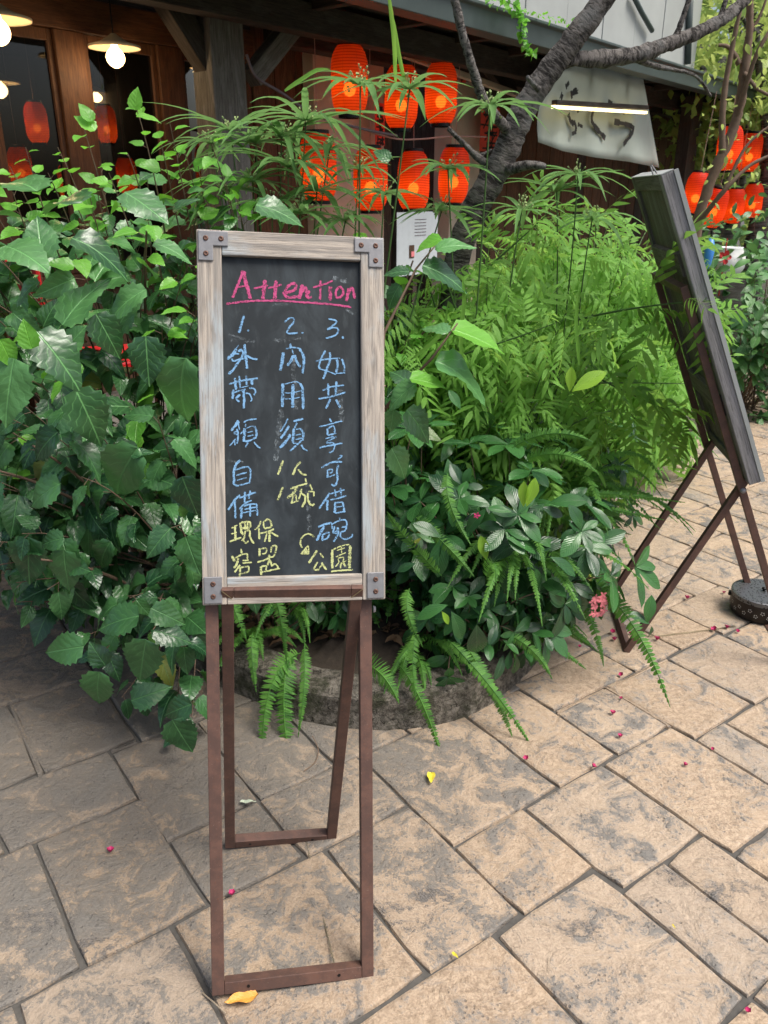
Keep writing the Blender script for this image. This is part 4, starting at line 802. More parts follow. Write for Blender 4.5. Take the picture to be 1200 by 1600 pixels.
# its chain lies along the floor toward the censer
pts = [gm2+UP*.01+w2*.0, gnd(1010, 993, .004), gnd(1060, 990, .004), gnd(1110, 984, .004), gnd(1150, 978, .004)]; pp = smooth_path(pts, 26); mb = MB()
for i in range(0, len(pp)-1):
    d_ = (pp[i+1]-pp[i]); L_ = d_.length*.62; d_.normalize(); sd_ = d_.cross(UP).normalized() if i % 2 else UP
    mb.tube([pp[i]+d_*L_*math.cos(a)+sd_*.003*math.sin(a) for a in [k*math.pi/3 for k in range(7)]], .0009, 4, False)
mb.build('chain', M['brass'], s2.t)

# ================================================================== CENSER (mosquito coil pot)
cc = gnd(1187, 957); cR = .112; cH = .088
t = thing('coil_censer', (cc.x, cc.y, 0), 'round dark metal censer with pierced lid on the paving at the right', 'censer')
mb = MB(); mb.lathe([(.0, .004), (cR*.93, .004), (cR*.97, .010), (cR*.98, .02), (cR, .026), (cR, cH-.012), (cR*.985, cH)], cc, 40); mb.build('bowl', M['censer'], t, True)
lt = NT('pierced_lid_metal'); vo = lt.n('TexVoronoi', {'feature': 'SMOOTH_F1'}, Vector=lt.ocoord(), Scale=110.0, Smoothness=.3); hole = lt.math('SUBTRACT', 1.0, lt.ramp(vo.outputs['Distance'], .28, .36))
lt.fin(lt.mix(hole, (.12, .125, .13), (.004, .004, .004)), lt.math('ADD', .4, lt.math('MULTIPLY', hole, .5)), lt.bump(lt.math('SUBTRACT', 1.0, hole), .6, .002), lt.math('SUBTRACT', .6, lt.math('MULTIPLY', hole, .6)), .5)
mb = MB(); mb.lathe([(cR+.002, cH-.014), (cR+.002, cH+.001), (cR*.96, cH+.004), (cR*.5, cH+.0045), (.001, cH+.005)], cc, 40); lid = mb.build('lid', lt.mat, t, False)
mb = MB(); mb.lathe([(.004, 0), (.004, .006), (.009, .009), (.009, .014), (.001, .017)], cc+UP*(cH+.004), 14); kn = mb.build('knob', M['black'], None, True); kn.parent = lid; kn.location = -origin(lid)
mb = MB()
for k in range(16):
    a = k*2*math.pi/16
    for row, h in ((0, .050), (1, .034)):
        aa = a+row*.2
        for q_ in range(5):
            b_ = q_*2*math.pi/5+k; e = Vector((math.cos(aa), math.sin(aa), 0)); tg = Vector((-e.y, e.x, 0)); c_ = cc+e*(cR+.0006)+tg*.0058*math.cos(b_)+UP*(h+.0058*math.sin(b_))
            mb.add([c_+tg*.0022*math.cos(z)+UP*.0022*math.sin(z) for z in [w*math.pi/3 for w in range(6)]], [tuple(range(6))])
mb.build('flower_piercings', simple('light_through_holes', (.45, .45, .42), .6), t)
for sg in (-1,):
    e = Vector((-.93, .36, 0)).normalized(); c_ = cc+e*(cR+.004)+UP*.064
    mb = MB(); mb.box(c_, e, e.cross(UP), UP, .005, .008, .008); mb.build('handle_lug', M['black'], t, bevel=.001)
tg = Vector((-.93, .36, 0)).normalized(); sd_ = tg.cross(UP); hp = []
for k in range(13):
    a = math.pi*k/12; hp.append(cc+tg*(cR+.010)*math.cos(a)*1.0+sd_*(cR+.008)*math.sin(a)+UP*(.06-.042*math.sin(a)))
mb = MB(); mb.tube(hp, .002, 6); mb.build('wire_handle', M['steel'], t, True)

# ================================================================== FOLIAGE TOOLS
def leaf_data(L=1.0, Wd=.62, n=12, serr=.05, fold=.16, droop=.25, shape='ovate', wav=.02, seed=0, petiole=.0):
    r = random.Random(seed); V = []; F = []; U = []
    def half(t):
        if shape == 'ovate': return (math.sin(math.pi*min(1, t**.62))**.85)*.5*Wd*(1 if t < .98 else .0)
        if shape == 'obovate': return (math.sin(math.pi*t**1.25)**.8)*.5*Wd
        if shape == 'lance': return (math.sin(math.pi*t**.85)**.9)*.5*Wd
        if shape == 'blade': return .5*Wd*min(1, t*8)*min(1, (1-t)*2.5)**.7
    ph = r.uniform(0, 6); tw = r.uniform(-.25, .25)
    for i in range(n+1):
        t = i/n; w = max(.0, half(t)) if 0 < i < n else 0.0
        if 0 < i < n and serr: w *= 1+serr*(1 if i % 2 else -1)
        y = L*t; zc = -droop*L*t*t
        for j in (-2, -1, 0, 1, 2):
            x = w*j/2; z = zc+fold*abs(x)+wav*L*math.sin(t*11+ph+j*1.3)*(abs(j)/2)+tw*x*t
            yy = y-(abs(j)/2)*.03*L*(1 if i % 2 else 0)*(serr > 0)
            V.append((x, yy*(1-.12*droop*t), z)); 
    for i in range(n):
        for j in range(4):
            a = i*5+j; F.append((a, a+1, a+6, a+5))
            for (ii, jj) in ((i, j), (i, j+1), (i+1, j+1), (i+1, j)):
                w = half(ii/n)/(.5*Wd) if 0 < ii < n else 0
                U.append((.5+(jj-2)/4*max(w, .02), ii/n))
    return np.array(V, dtype=np.float64), np.array(F), np.array(U)
def compound_data(L=1.0, pairs=8, ll=.26, lw=.06, droop=.5, seed=0, lean=.55, n=4):
    """rachis with paired lance leaflets that hang and curl"""
    r = random.Random(seed); V = []; F = []; U = []
    def cur(t): return np.array([0, L*t*(1-.15*droop*t), -droop*L*t*t*.6])
    def addq(P, uv):
        o = len(V); V.extend([tuple(p) for p in P]); F.append((o, o+1, o+2, o+3)); U.extend(uv)
    for i in range(6):
        a, b = cur(i/6), cur((i+1)/6); w = .007*L*(1.2-i/6)
        addq([a+[w, 0, 0], a-[w, 0, 0], b-[w*.8, 0, 0], b+[w*.8, 0, 0]], [(.5, 0)]*4)
    for k in range(pairs*2+1):
        if k == pairs*2: t = 1.0; sd = 0
        else: t = .18+.8*(k//2+.5)/pairs; sd = 1 if k % 2 else -1
        p = cur(t); l = ll*L*(.75+.45*math.sin(math.pi*min(1, t*.9)))*r.uniform(.6, 1.15)
        d = np.array([sd*math.cos(lean), math.sin(lean) if sd else 1, -.3+r.uniform(-.45, .2)]); d /= np.linalg.norm(d)
        s = np.cross(d, [0, 0, 1]); s /= np.linalg.norm(s); curl = r.uniform(.3, .9); prev = None
        for i in range(n+1):
            q = i/n; w = lw*L*.5*(math.sin(math.pi*min(1, q**.8))**.8 if 0 < i < n else .08)
            c = p+d*l*q+np.array([0, 0, -curl*l*q*q*.6])+np.array([0, -.0, 0]); a, b = c+s*w+[0, 0, .2*w], c-s*w+[0, 0, .2*w]
            if prev is not None: addq([prev[0], prev[1], b, a], [(.5+prev[2], (i-1)/n), (.5-prev[2], (i-1)/n), (.5-.4, q), (.5+.4, q)])
            prev = (a, b, .4)
    return np.array(V), np.array(F), np.array(U)
def merge_data(D, mat, name):
    V, F, U = D; return mesh(name, V, F, mat, U, True)
class Kind:
    def __init__(s, name, datas, mat): s.datas = datas; s.mat = mat; s.mes = [merge_data(d, mat, name) for d in datas]
def frame_from(tip, nor):
    y = Vector(tip).normalized(); z = Vector(nor); z = z-y*z.dot(y)
    if z.length < 1e-4: z = y.orthogonal()
    z.normalize(); x = y.cross(z); return Matrix(((x.x, y.x, z.x), (x.y, y.y, z.y), (x.z, y.z, z.z)))
def inst(kind, p, tip, nor, size, k=None):
    m = frame_from(tip, nor); k = random.randrange(len(kind.mes)) if k is None else k
    q = p-Vector((0, 0, CAM_H)); z = max(.3, q.y*cp-q.z*sp); x = 600+FPX*q.x/z; y = 800-FPX*(q.y*sp+q.z*cp)/z
    pr = size/z*(1 if -60 < x < 1260 and -60 < y < 1660 else .05)*(1.6-.2*min(4, q.length))
    return (kind, k, Matrix.Translation(p) @ m.to_4x4() @ Matrix.Scale(size, 4), pr)
def realize(t, items, part, nmax=300, stuff='foliage'):
    items = sorted(items, key=lambda i: -i[3]); o3 = origin(t); T = Matrix.Translation(-o3)
    for (kd, k, m, _) in items[:nmax]:
        o = bpy.data.objects.new(part, kd.mes[k]); C.objects.link(o); o.parent = t; o.matrix_local = T @ m
    rest = items[nmax:]
    bykind = {}
    for it in rest: bykind.setdefault(it[0].mat.name, []).append(it)
    for mn, its in bykind.items():
        VV = []; FF = []; UU = []; off = 0
        for (kd, k, m, _) in its:
            V, F, U = kd.datas[k]; A = np.array(T @ m); VV.append(V @ A[:3, :3].T+A[:3, 3]); FF.append(F+off); UU.append(U); off += len(V)
        me = mesh(stuff, np.concatenate(VV), np.concatenate(FF), its[0][0].mat, np.concatenate(UU), True)
        tag(obj(stuff, me, t), kind='stuff')
rv = lambda s=1.0: Vector((random.gauss(0, s), random.gauss(0, s), random.gauss(0, s)))
def bez(a, b, c, n): return [a*(1-t)**2+b*2*t*(1-t)+c*t*t for t in [i/n for i in range(n+1)]]
K = {}
K['hib'] = Kind('hibiscus_leaf', [leaf_data(1, .66, 16, .085, .14, .32, 'ovate', .02, i) for i in range(3)]+[leaf_data(1, .74, 16, .08, .05, .12, 'ovate', .025, 7), leaf_data(1, .60, 14, .06, .3, .55, 'ovate', .03, 8), leaf_data(1, .64, 14, .06, .42, .8, 'ovate', .05, 9), leaf_data(1, .55, 14, .05, .5, .1, 'ovate', .06, 10)], M['hib'])
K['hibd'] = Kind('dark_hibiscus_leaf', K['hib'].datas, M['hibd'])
K['hiby'] = Kind('young_leaf', [leaf_data(1, .72, 12, .05, .22, .15, 'ovate', .02, i) for i in (11, 12)], M['hiby'])
K['ixo'] = Kind('oval_leaf', [leaf_data(1, .42, 8, 0, .15, .2, 'obovate', .008, i) for i in (21, 22)]+[leaf_data(1, .46, 8, 0, .05, .4, 'obovate', .01, 23)], M['ixo'])
K['lime'] = Kind('lime_leaf', [leaf_data(1, .42, 8, 0, .3, .1, 'obovate', .01, 24)], M['lime'])
K['hedge'] = Kind('hedge_leaf', [leaf_data(1, .48, 6, 0, .12, .25, 'obovate', .01, 31), leaf_data(1, .42, 6, 0, .2, .3, 'lance', .01, 32)], M['hedge'])
K['pin'] = Kind('frond', [compound_data(1, 5, .36, .085, .6, 41, .55), compound_data(1, 6, .32, .08, .9, 42, .45), compound_data(1, 4, .42, .10, .4, 43, .7), compound_data(1, 5, .38, .09, 1.1, 44, .8), compound_data(1, 4, .40, .10, 1.3, 45, .35), compound_data(1, 6, .28, .075, .2, 46, .6), compound_data(1, 3, .46, .11, .8, 47, .9)], M['pin'])
K['far'] = Kind('far_leaf', [leaf_data(1, .6, 2, 0, .1, .2, 'lance', .01, 51)], M['farleaf'])
K['litter'] = Kind('litter_leaf', [leaf_data(1, .5, 4, 0, .3, .3, 'lance', .06, 61)], M['litter'])

def shoot(t, root, end, kind, young, nl, size, items, stems, lift=.25, start=.35, droopv=.5, sr=.006, pet=.28, nyoung=2, upn=.8):
    mid = root.lerp(end, .5)+UP*lift*(end-root).length+rv(.03)
    P = bez(root, mid, end, 10); stems.append((P, sr)); n = len(P)-1; az = random.uniform(0, 6)
    for k in range(nl):
        u = start+(1-start)*(k+random.uniform(.2, .8))/nl; f_ = u*n; i = min(int(f_), n-1); p = P[i].lerp(P[i+1], f_-i); d = (P[i+1]-P[i]).normalized()
        az += 2.4; a = d.orthogonal().normalized(); b = d.cross(a); out = a*math.cos(az)+b*math.sin(az)
        s = size*random.uniform(.62, 1.15)*(1-.35*max(0, u-.8)/.2)
        q = p+(out+d*.5+UP*.15).normalized()*s*pet
        tip = (out*.9+d*.45-UP*droopv*random.uniform(.3, 1.3)+rv(.18)).normalized(); nor = UP*upn+out*.25-Vector((0, .35, 0))+rv(.28)
        yk = young is not None and k >= nl-nyoung
        items.append(inst(young if yk else kind, q, tip, nor, s*(.75 if yk else 1)))
        stems.append(([p, q], .0011))
def build_stems(t, stems, mat, main=10, nm='branch', sides=5):
    big = sorted([s for s in stems if len(s[0]) > 2], key=lambda s: -s[1])
    for P, r in big[:main]: MB().tube(P, [r*(1.15-.8*i/(len(P)-1)) for i in range(len(P))], sides+1).build(nm, mat, t, True)
    mb = MB()
    for P, r in big[main:]: mb.tube(P, [r*(1.1-.8*i/(len(P)-1)) for i in range(len(P))], sides, False)
    for P, r in stems:
        if len(P) == 2: mb.tube(P, r, 3, False)
    if mb.v: tag(mb.build('twigs', mat, t, True), kind='stuff')
def ell(c, rad, front=.3, zmin=-.6):
    while True:
        d = rv().normalized()
        if d.y > front or d.z < zmin: continue
        return Vector((c[0]+d.x*rad[0], c[1]+d.y*rad[1], c[2]+d.z*rad[2]))*1.0, d
def fill(items, kind, c, rad, n, size, inner=.55, up=.8):
    for _ in range(n):
        p, d = ell(c, rad, .9, -1); k = random.uniform(inner, 1.0)**.6; p = Vector(c)+(p-Vector(c))*k
        items.append(inst(kind, p, (d*.7-UP*.5+rv(.4)), UP*up+d*.5+rv(.35)-Vector((0, .2, 0)), size*random.uniform(.6, 1.1)))

# ================================================================== HIBISCUS
def hero(items, stems, kind, bx, by, tx, ty, Y, dY=0.0, nor=(0, -.6, .8), k=None, pt=None):
    p0 = atY(bx, by, Y); p1 = atY(tx, ty, Y+dY); L = (p1-p0).length
    items.append(inst(kind, p0, p1-p0, Vector(nor), L*1.06, k)); items[-1] = (*items[-1][:3], 9)
    if pt: stems.append(([p0, p0.lerp(atY(pt[0], pt[1], Y+.03), .5)+UP*.004, atY(pt[0], pt[1], Y+.03)][::2], .002))
# tall hibiscus at the left
t = thing('hibiscus_shrub', (-1.0, 2.9, .12), 'tall hibiscus shrub with big toothed leaves filling the left side before the windows', 'shrub'); root = Vector((-.9, 3.0, .1)); it = []; st = []
for k in range(96):
    e, d = ell((-1.12, 2.75, .96), (.84, .55, .66)); shoot(t, root+rv(.08)*1, e, K['hib'], K['hiby'], random.randint(7, 10), .135, it, st, .22, .45, .5, .009 if k < 12 else .004)
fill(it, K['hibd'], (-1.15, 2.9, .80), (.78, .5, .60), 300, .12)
for (x, y) in ((212, 165), (128, 190), (330, 225), (290, 240), (200, 240), (75, 270), (250, 215), (20, 300), (350, 275), (110, 300), (40, 230), (170, 270), (310, 260), (265, 190), (90, 230), (370, 310), (150, 290), (15, 260)):   # upright shoots standing above the mass
    e = atY(x, y, 2.45+random.uniform(0, .25)); shoot(t, Vector((e.x*.92-.03, 2.85, .9)), e, K['hib'], K['hiby'], 8, .09, it, st, .12, .55, .25, .004, .25, 5, 1.0)
H = [(68, 405, 55, 335, 2.0, .05, (0, -.75, .65), 3), (195, 300, 262, 340, 2.1, -.05, (0, -.3, .95), 3), (112, 372, 205, 402, 2.0, 0, (.1, -.5, .85), 4), (98, 508, 152, 420, 1.95, .05, (-.4, -.8, .3), 2), (57, 518, 132, 600, 1.9, -.03, (.3, -.6, .7), 0), (22, 560, 2, 665, 1.85, -.03, (0, -.8, .6), 3),
     (228, 525, 232, 602, 2.0, -.02, (.1, -.9, .4), 3), (228, 452, 155, 488, 2.05, -.03, (-.2, -.6, .8), 1), (290, 560, 262, 672, 2.0, 0, (0, -.7, .6), 4), (118, 608, 165, 700, 1.9, 0, (.4, -.8, .4), 2), (60, 300, 0, 255, 2.1, .1, (0, -.2, 1), 0), (128, 315, 62, 300, 2.2, .1, (0, -.3, 1), 1), (10, 385, 60, 395, 2.0, -.1, (0, -.5, .8), 0),
     (150, 490, 190, 560, 2.0, 0, (.2, -.8, .5), 1), (240, 380, 300, 395, 2.1, 0, (0, -.4, .9), 0), (270, 330, 305, 300, 2.2, 0, (0, -.4, .9), 1), (60, 440, 10, 470, 2.05, 0, (-.1, -.5, .9), 1), (180, 520, 210, 450, 2.1, 0, (-.2, -.7, .5), 2)]
for h in H: hero(it, st, K['hib'], *h[:7], k=h[7])
for h in [(211, 172, 213, 136, 2.2, 0, (0, -.8, .6)), (213, 182, 250, 186, 2.2, 0, (0, -.3, .9)), (143, 190, 125, 160, 2.25, 0, (0, -.4, .9)), (148, 205, 118, 178, 2.25, 0, (-.2, -.4, .9)), (50, 545, 35, 500, 1.85, 0, (0, -.6, .8)), (0, 530, 22, 575, 1.85, 0, (0, -.5, .9))]: hero(it, st, K['hiby'], *h)
realize(t, it, 'leaf', 300); build_stems(t, st, M['twig'], 14)
# low front hibiscus
t = thing('hibiscus_shrub', (-.7, 2.4, .12), 'low dark hibiscus shrub spilling over the paving left of the nearer sign', 'shrub'); root = Vector((-.62, 2.5, .1)); it = []; st = []
for k in range(44):
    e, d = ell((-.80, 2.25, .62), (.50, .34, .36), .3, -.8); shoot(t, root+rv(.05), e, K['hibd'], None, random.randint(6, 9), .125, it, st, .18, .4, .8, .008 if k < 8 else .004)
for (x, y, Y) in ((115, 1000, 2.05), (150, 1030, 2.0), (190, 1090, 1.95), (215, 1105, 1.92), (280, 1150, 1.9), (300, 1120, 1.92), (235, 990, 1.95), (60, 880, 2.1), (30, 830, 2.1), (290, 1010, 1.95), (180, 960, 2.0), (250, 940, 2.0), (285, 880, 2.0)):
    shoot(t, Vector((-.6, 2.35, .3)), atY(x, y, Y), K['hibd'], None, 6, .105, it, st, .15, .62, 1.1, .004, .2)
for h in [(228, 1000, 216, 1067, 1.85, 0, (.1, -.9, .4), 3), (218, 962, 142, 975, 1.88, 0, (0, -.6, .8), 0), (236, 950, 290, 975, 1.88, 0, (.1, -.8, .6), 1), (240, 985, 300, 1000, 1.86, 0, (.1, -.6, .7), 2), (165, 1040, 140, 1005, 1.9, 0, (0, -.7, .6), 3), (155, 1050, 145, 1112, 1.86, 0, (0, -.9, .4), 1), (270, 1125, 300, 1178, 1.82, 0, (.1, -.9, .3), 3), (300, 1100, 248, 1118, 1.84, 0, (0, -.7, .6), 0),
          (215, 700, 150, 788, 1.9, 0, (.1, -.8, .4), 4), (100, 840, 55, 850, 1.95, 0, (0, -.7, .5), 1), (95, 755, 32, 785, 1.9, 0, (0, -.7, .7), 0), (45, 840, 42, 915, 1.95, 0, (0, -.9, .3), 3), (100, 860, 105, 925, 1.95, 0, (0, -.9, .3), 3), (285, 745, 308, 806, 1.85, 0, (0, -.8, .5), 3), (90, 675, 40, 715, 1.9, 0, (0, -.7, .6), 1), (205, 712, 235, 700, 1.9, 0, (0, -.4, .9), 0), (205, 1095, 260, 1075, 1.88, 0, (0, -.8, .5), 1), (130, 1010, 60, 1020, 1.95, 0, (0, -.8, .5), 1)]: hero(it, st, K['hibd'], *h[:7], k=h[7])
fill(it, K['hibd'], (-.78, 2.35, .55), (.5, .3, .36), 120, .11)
realize(t, it, 'leaf', 290); build_stems(t, st, M['twig'], 12)
# hibiscus between sign and post
t = thing('hibiscus_shrub', (-.2, 2.9, .12), 'hibiscus shrub just behind the nearer chalkboard, leaves showing above its frame', 'shrub'); root = Vector((-.2, 2.95, .1)); it = []; st = []
for k in range(46):
    e, d = ell((-.22, 2.85, .92), (.52, .36, .46)); shoot(t, root+rv(.06), e, K['hib'], K['hiby'], random.randint(6, 8), .105, it, st, .2, .42, .5, .008 if k < 8 else .004)
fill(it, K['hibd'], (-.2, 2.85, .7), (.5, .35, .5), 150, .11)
for h in [(400, 320, 475, 335, 2.35, 0, (0, -.6, .8), 1), (610, 250, 585, 232, 2.3, 0, (0, -.8, .4), 0)]: hero(it, st, K['hib'], *h[:7], k=h[7])
realize(t, it, 'leaf', 260); build_stems(t, st, M['twig'], 10)
# sprig right of the sign
t = thing('hibiscus_branch', atY(612, 700, 2.1), 'single hibiscus branch reaching out right of the nearer chalkboard frame', 'shrub'); it = []; st = []
b0_ = atY(585, 720, 2.2); st.append(([b0_, atY(600, 640, 2.1), atY(640, 595, 2.05), atY(675, 560, 2.0), atY(715, 505, 2.0)], .006)); st.append(([b0_, atY(600, 520, 2.2), atY(650, 420, 2.3), atY(690, 372, 2.35)], .005))
for h in [(650, 600, 598, 632, 1.95, 0, (-.1, -.5, .8), K['hib'], 0), (640, 592, 700, 600, 1.95, 0, (0, -.3, .95), K['hiby'], 0), (680, 565, 790, 602, 1.98, 0, (.1, -.4, .9), K['hib'], 4), (700, 520, 660, 500, 2.0, .05, (0, -.3, .95), K['hib'], 1), (705, 515, 790, 540, 2.0, 0, (0, -.3, .9), K['hiby'], 1), (640, 600, 610, 570, 2.0, .05, (0, -.5, .8), K['hib'], 0), (615, 640, 610, 675, 1.98, 0, (0, -.8, .4), K['hib'], 3), (635, 640, 680, 690, 2.02, 0, (.2, -.7, .5), K['hib'], 2), (612, 700, 640, 750, 2.05, 0, (.2, -.8, .4), K['hib'], 2),
          (690, 372, 650, 388, 2.3, 0, (0, -.4, .8), K['hiby'], 0), (680, 390, 740, 370, 2.3, 0, (0, -.4, .8), K['hib'], 0), (640, 425, 600, 420, 2.3, 0, (0, -.4, .8), K['hib'], 1), (660, 415, 740, 440, 2.28, 0, (0, -.5, .8), K['hib'], 1), (625, 445, 600, 480, 2.3, 0, (0, -.5, .8), K['hib'], 2)]: hero(it, st, h[7], *h[:7], k=h[8])
realize(t, it, 'leaf', 290); build_stems(t, st, M['twig'], 10)

# ================================================================== FEATHERY SHRUBS (fine drooping compound leaves)
def feathery(loc, label, blobs, n, size, seedn, extra=()):
    t = thing('feathery_shrub', loc, label, 'shrub'); it = []; st = []; root = Vector(loc)
    for (c, rad, w) in blobs:
        for k in range(int(n*w)):
            e, d = ell(c, rad, .45, -.75); m = random.randint(6, 9)
            shoot(t, root+rv(.08), e, K['pin'], None, m, size, it, st, .28, .45, .55, .006 if k < 8 else .003, .05, 0, .9)
        fill(it, K['pin'], c, tuple(q*.9 for q in rad), int(n*w*1.6), size, .5)
    for (x0, y0, Ya, x1, y1, Yb) in extra: shoot(t, atY(x0, y0, Ya), atY(x1, y1, Yb), K['pin'], None, 9, size*.9, it, st, .08, .3, .5, .004, .05, 0)
    realize(t, it, 'frond', 300); build_stems(t, st, M['green'], 10)
feathery((.35, 2.9, .12), 'bright green shrub of fine drooping compound leaves right of the nearer chalkboard', [((.40, 2.85, .80), (.42, .38, .50), .8), ((.16, 2.75, .92), (.24, .28, .36), .35)], 64, .19, 1, ((700, 560, 2.6, 880, 500, 2.4), (760, 420, 2.8, 860, 330, 2.7)))
feathery((1.0, 3.9, .12), 'larger mass of fine light green compound leaves behind the leaning sign board', [((.80, 3.6, .82), (.52, .55, .62), .7), ((1.25, 4.5, .72), (.62, .65, .68), .75)], 80, .24, 2, ((900, 500, 2.8, 1110, 470, 2.35), (880, 560, 2.9, 1080, 655, 2.7), (850, 600, 2.8, 1085, 600, 2.9)))

# ================================================================== OVAL-LEAVED SHRUBS
def oval(loc, label, c, rad, n, size, heroes=(), limes=()):
    t = thing('oval_leaf_shrub', loc, label, 'shrub'); it = []; st = []; root = Vector(loc)
    for k in range(n):
        e, d = ell(c, rad, .35, -.85); P = bez(root+rv(.04), root.lerp(e, .5)+UP*.08+rv(.03), e+rv(.045), 8); st.append((P, .005 if k < 8 else .003)); dd = (P[-1]-P[-2]).normalized()
        for w in range(3):
            p = P[-1-w*2]; nn_ = 6 if w == 0 else 3
            for q in range(nn_):
                a = q*2*math.pi/nn_+w+random.uniform(-.3, .3); o = dd.orthogonal().normalized(); b = dd.cross(o); out = o*math.cos(a)+b*math.sin(a)
                it.append(inst(K['ixo'], p, out+dd*random.uniform(.1, .7)-UP*.15+rv(.1), dd+UP*.4+rv(.2)-out*.2, size*random.uniform(.5, 1.15)))
    fill(it, K['ixo'], c, tuple(q*.9 for q in rad), n*3, size)
    for h in heroes: hero(it, st, K['ixo'], *h)
    for h in limes: hero(it, st, K['lime'], *h)
    realize(t, it, 'leaf', 300); build_stems(t, st, M['twig'], 8); return t
ox = oval((.42, 2.5, .12), 'dark glossy oval leaved shrub at the rounded corner of the kerb, lime shoots on top', (.42, 2.45, .43), (.36, .30, .33), 36, .115,
     [(745, 975, 748, 1035, 1.95, 0, (0, -.9, .4)), (700, 945, 650, 962, 2.0, 0, (0, -.5, .8)), (705, 955, 728, 1000, 1.98, 0, (.2, -.7, .6)), (860, 870, 905, 895, 2.1, 0, (0, -.5, .9)), (690, 840, 650, 815, 2.1, 0, (0, -.6, .8)), (790, 840, 845, 850, 2.1, 0, (0, -.4, .9)), (760, 795, 725, 830, 2.1, 0, (0, -.6, .8)), (800, 800, 765, 790, 2.1, 0, (0, -.5, .9)), (1010, 975, 1020, 935, 2.3, 0, (0, -.8, .5)), (1015, 975, 985, 955, 2.3, 0, (0, -.5, .8)), (1018, 978, 1020, 1000, 2.3, 0, (.3, -.7, .5))],
     [(818, 792, 818, 755, 2.1, 0, (-.4, -.9, .2)), (822, 792, 838, 750, 2.1, 0, (.4, -.9, .2)), (760, 875, 752, 840, 2.1, 0, (0, -.9, .3)), (690, 955, 702, 975, 2.0, 0, (0, -.5, .8))])
oval((.12, 2.5, .12), 'smaller glossy oval leaved shrub close to the right legs of the nearer chalkboard', (.10, 2.45, .50), (.22, .2, .34), 20, .105,
     [(690, 690, 650, 660, 2.1, 0, (0, -.5, .9)), (720, 640, 705, 610, 2.2, 0, (0, -.6, .8)), (650, 880, 620, 890, 2.05, 0, (0, -.6, .8))], [(890, 612, 893, 575, 2.3, 0, (-.2, -.9, .3)), (893, 612, 945, 580, 2.3, 0, (.2, -.6, .7))])
oval((.75, 3.2, .12), 'dark oval leaved shrub under the feathery leaves along the right kerb', (.72, 3.1, .42), (.24, .35, .28), 26, .09)
oval((.30, 2.3, .12), 'low dark oval leaved plant drooping over the kerb right of the nearer chalkboard', (.32, 2.22, .22), (.26, .12, .14), 20, .08)
oval((-.35, 2.4, .12), 'low dark oval leaved plant in the shade between the legs of the nearer chalkboard', (-.25, 2.42, .30), (.34, .12, .16), 20, .085)
# pink flower head on it
p = atY(934, 945, 2.18); t = thing('ixora_flower', p, 'pink ixora flower cluster hanging at the right side of the kerb shrub', 'flower'); petal = leaf_data(1, .5, 4, 0, .2, .2, 'obovate', .01, 71); Kp = Kind('petal', [petal], M['pink']); it = []
for k in range(26):
    c_ = p+Vector((random.uniform(-.018, .018), random.uniform(-.01, .01), random.uniform(-.034, .034)))
    for q in range(4): a = q*1.57+k; it.append(inst(Kp, c_, (math.cos(a), -.4, math.sin(a)), (0, -1, .2), .013))
realize(t, it, 'petal', 104); MB().tube([p+UP*.03, atY(905, 925, 2.25)], .002, 5).build('flower_stalk', M['green'], t)
p = atY(745, 805, 2.08); t = thing('red_blossom', p, 'tiny dark red blossom lying on the oval leaves', 'flower'); Km = Kind('blossom_petal', [petal], M['magenta'])
realize(t, [inst(Km, p, (math.cos(a), -.3, math.sin(a)), (0, -1, .4), .011) for a in (0, 1.2, 2.5, 3.7, 5)], 'petal', 9)

# ================================================================== FERNS
def fern_frond(t, a, b, c, wid, mat, n=38, name='frond', nrm=None):
    P = bez(a, b, c, n); V = []; F = []; U = []; L_ = (c-a).length
    nrm = nrm or Vector((0, -.45, 1))
    mb = MB(); mb.tube(P[::3]+[P[-1]], .0014, 4, False); V = mb.v; F = mb.f; U = mb.uv; Q = mb.m
    tw0 = random.uniform(-.5, .5); wv = 1
    for i in range(2, n+1):
        t_ = i/n; wv = .5*wv+.5*random.uniform(.72, 1.12)
        if random.random() < .04: continue
        tw0 += random.uniform(-.12, .12); d = (P[i]-P[i-1]).normalized(); s = d.cross(nrm)
        if s.length < .05: s = d.orthogonal()
        s.normalize(); nn_ = s.cross(d).normalized(); w = wid*min(1, .35+t_*4)*(1-t_**2.4)*.5*wv+.0015; pl = (P[i]-P[i-1]).length*.46
        for sg in (-1, 1):
            w2_ = w*random.uniform(.85, 1.08); o = len(V); dd = (s*sg+d*random.uniform(.12, .45)+nn_*(random.uniform(-.45, .1)+tw0*sg*.5)).normalized(); p = P[i]
            V += [p-d*pl, p+d*pl, p+dd*w2_*.6+d*pl*1.05-nn_*w*.08, p+dd*w2_*.6-d*pl*.8-nn_*w*.08, p+dd*w2_+d*pl*.35-nn_*w*.22]
            F += [[o, o+1, o+2, o+3], [o+3, o+2, o+4]]; Q += [0, 0]; U += [(.4, 0), (.6, 0), (.6, .6), (.4, .6), (.4, .6), (.6, .6), (.5, 1)]
    mb.build(name, mat, t, False)
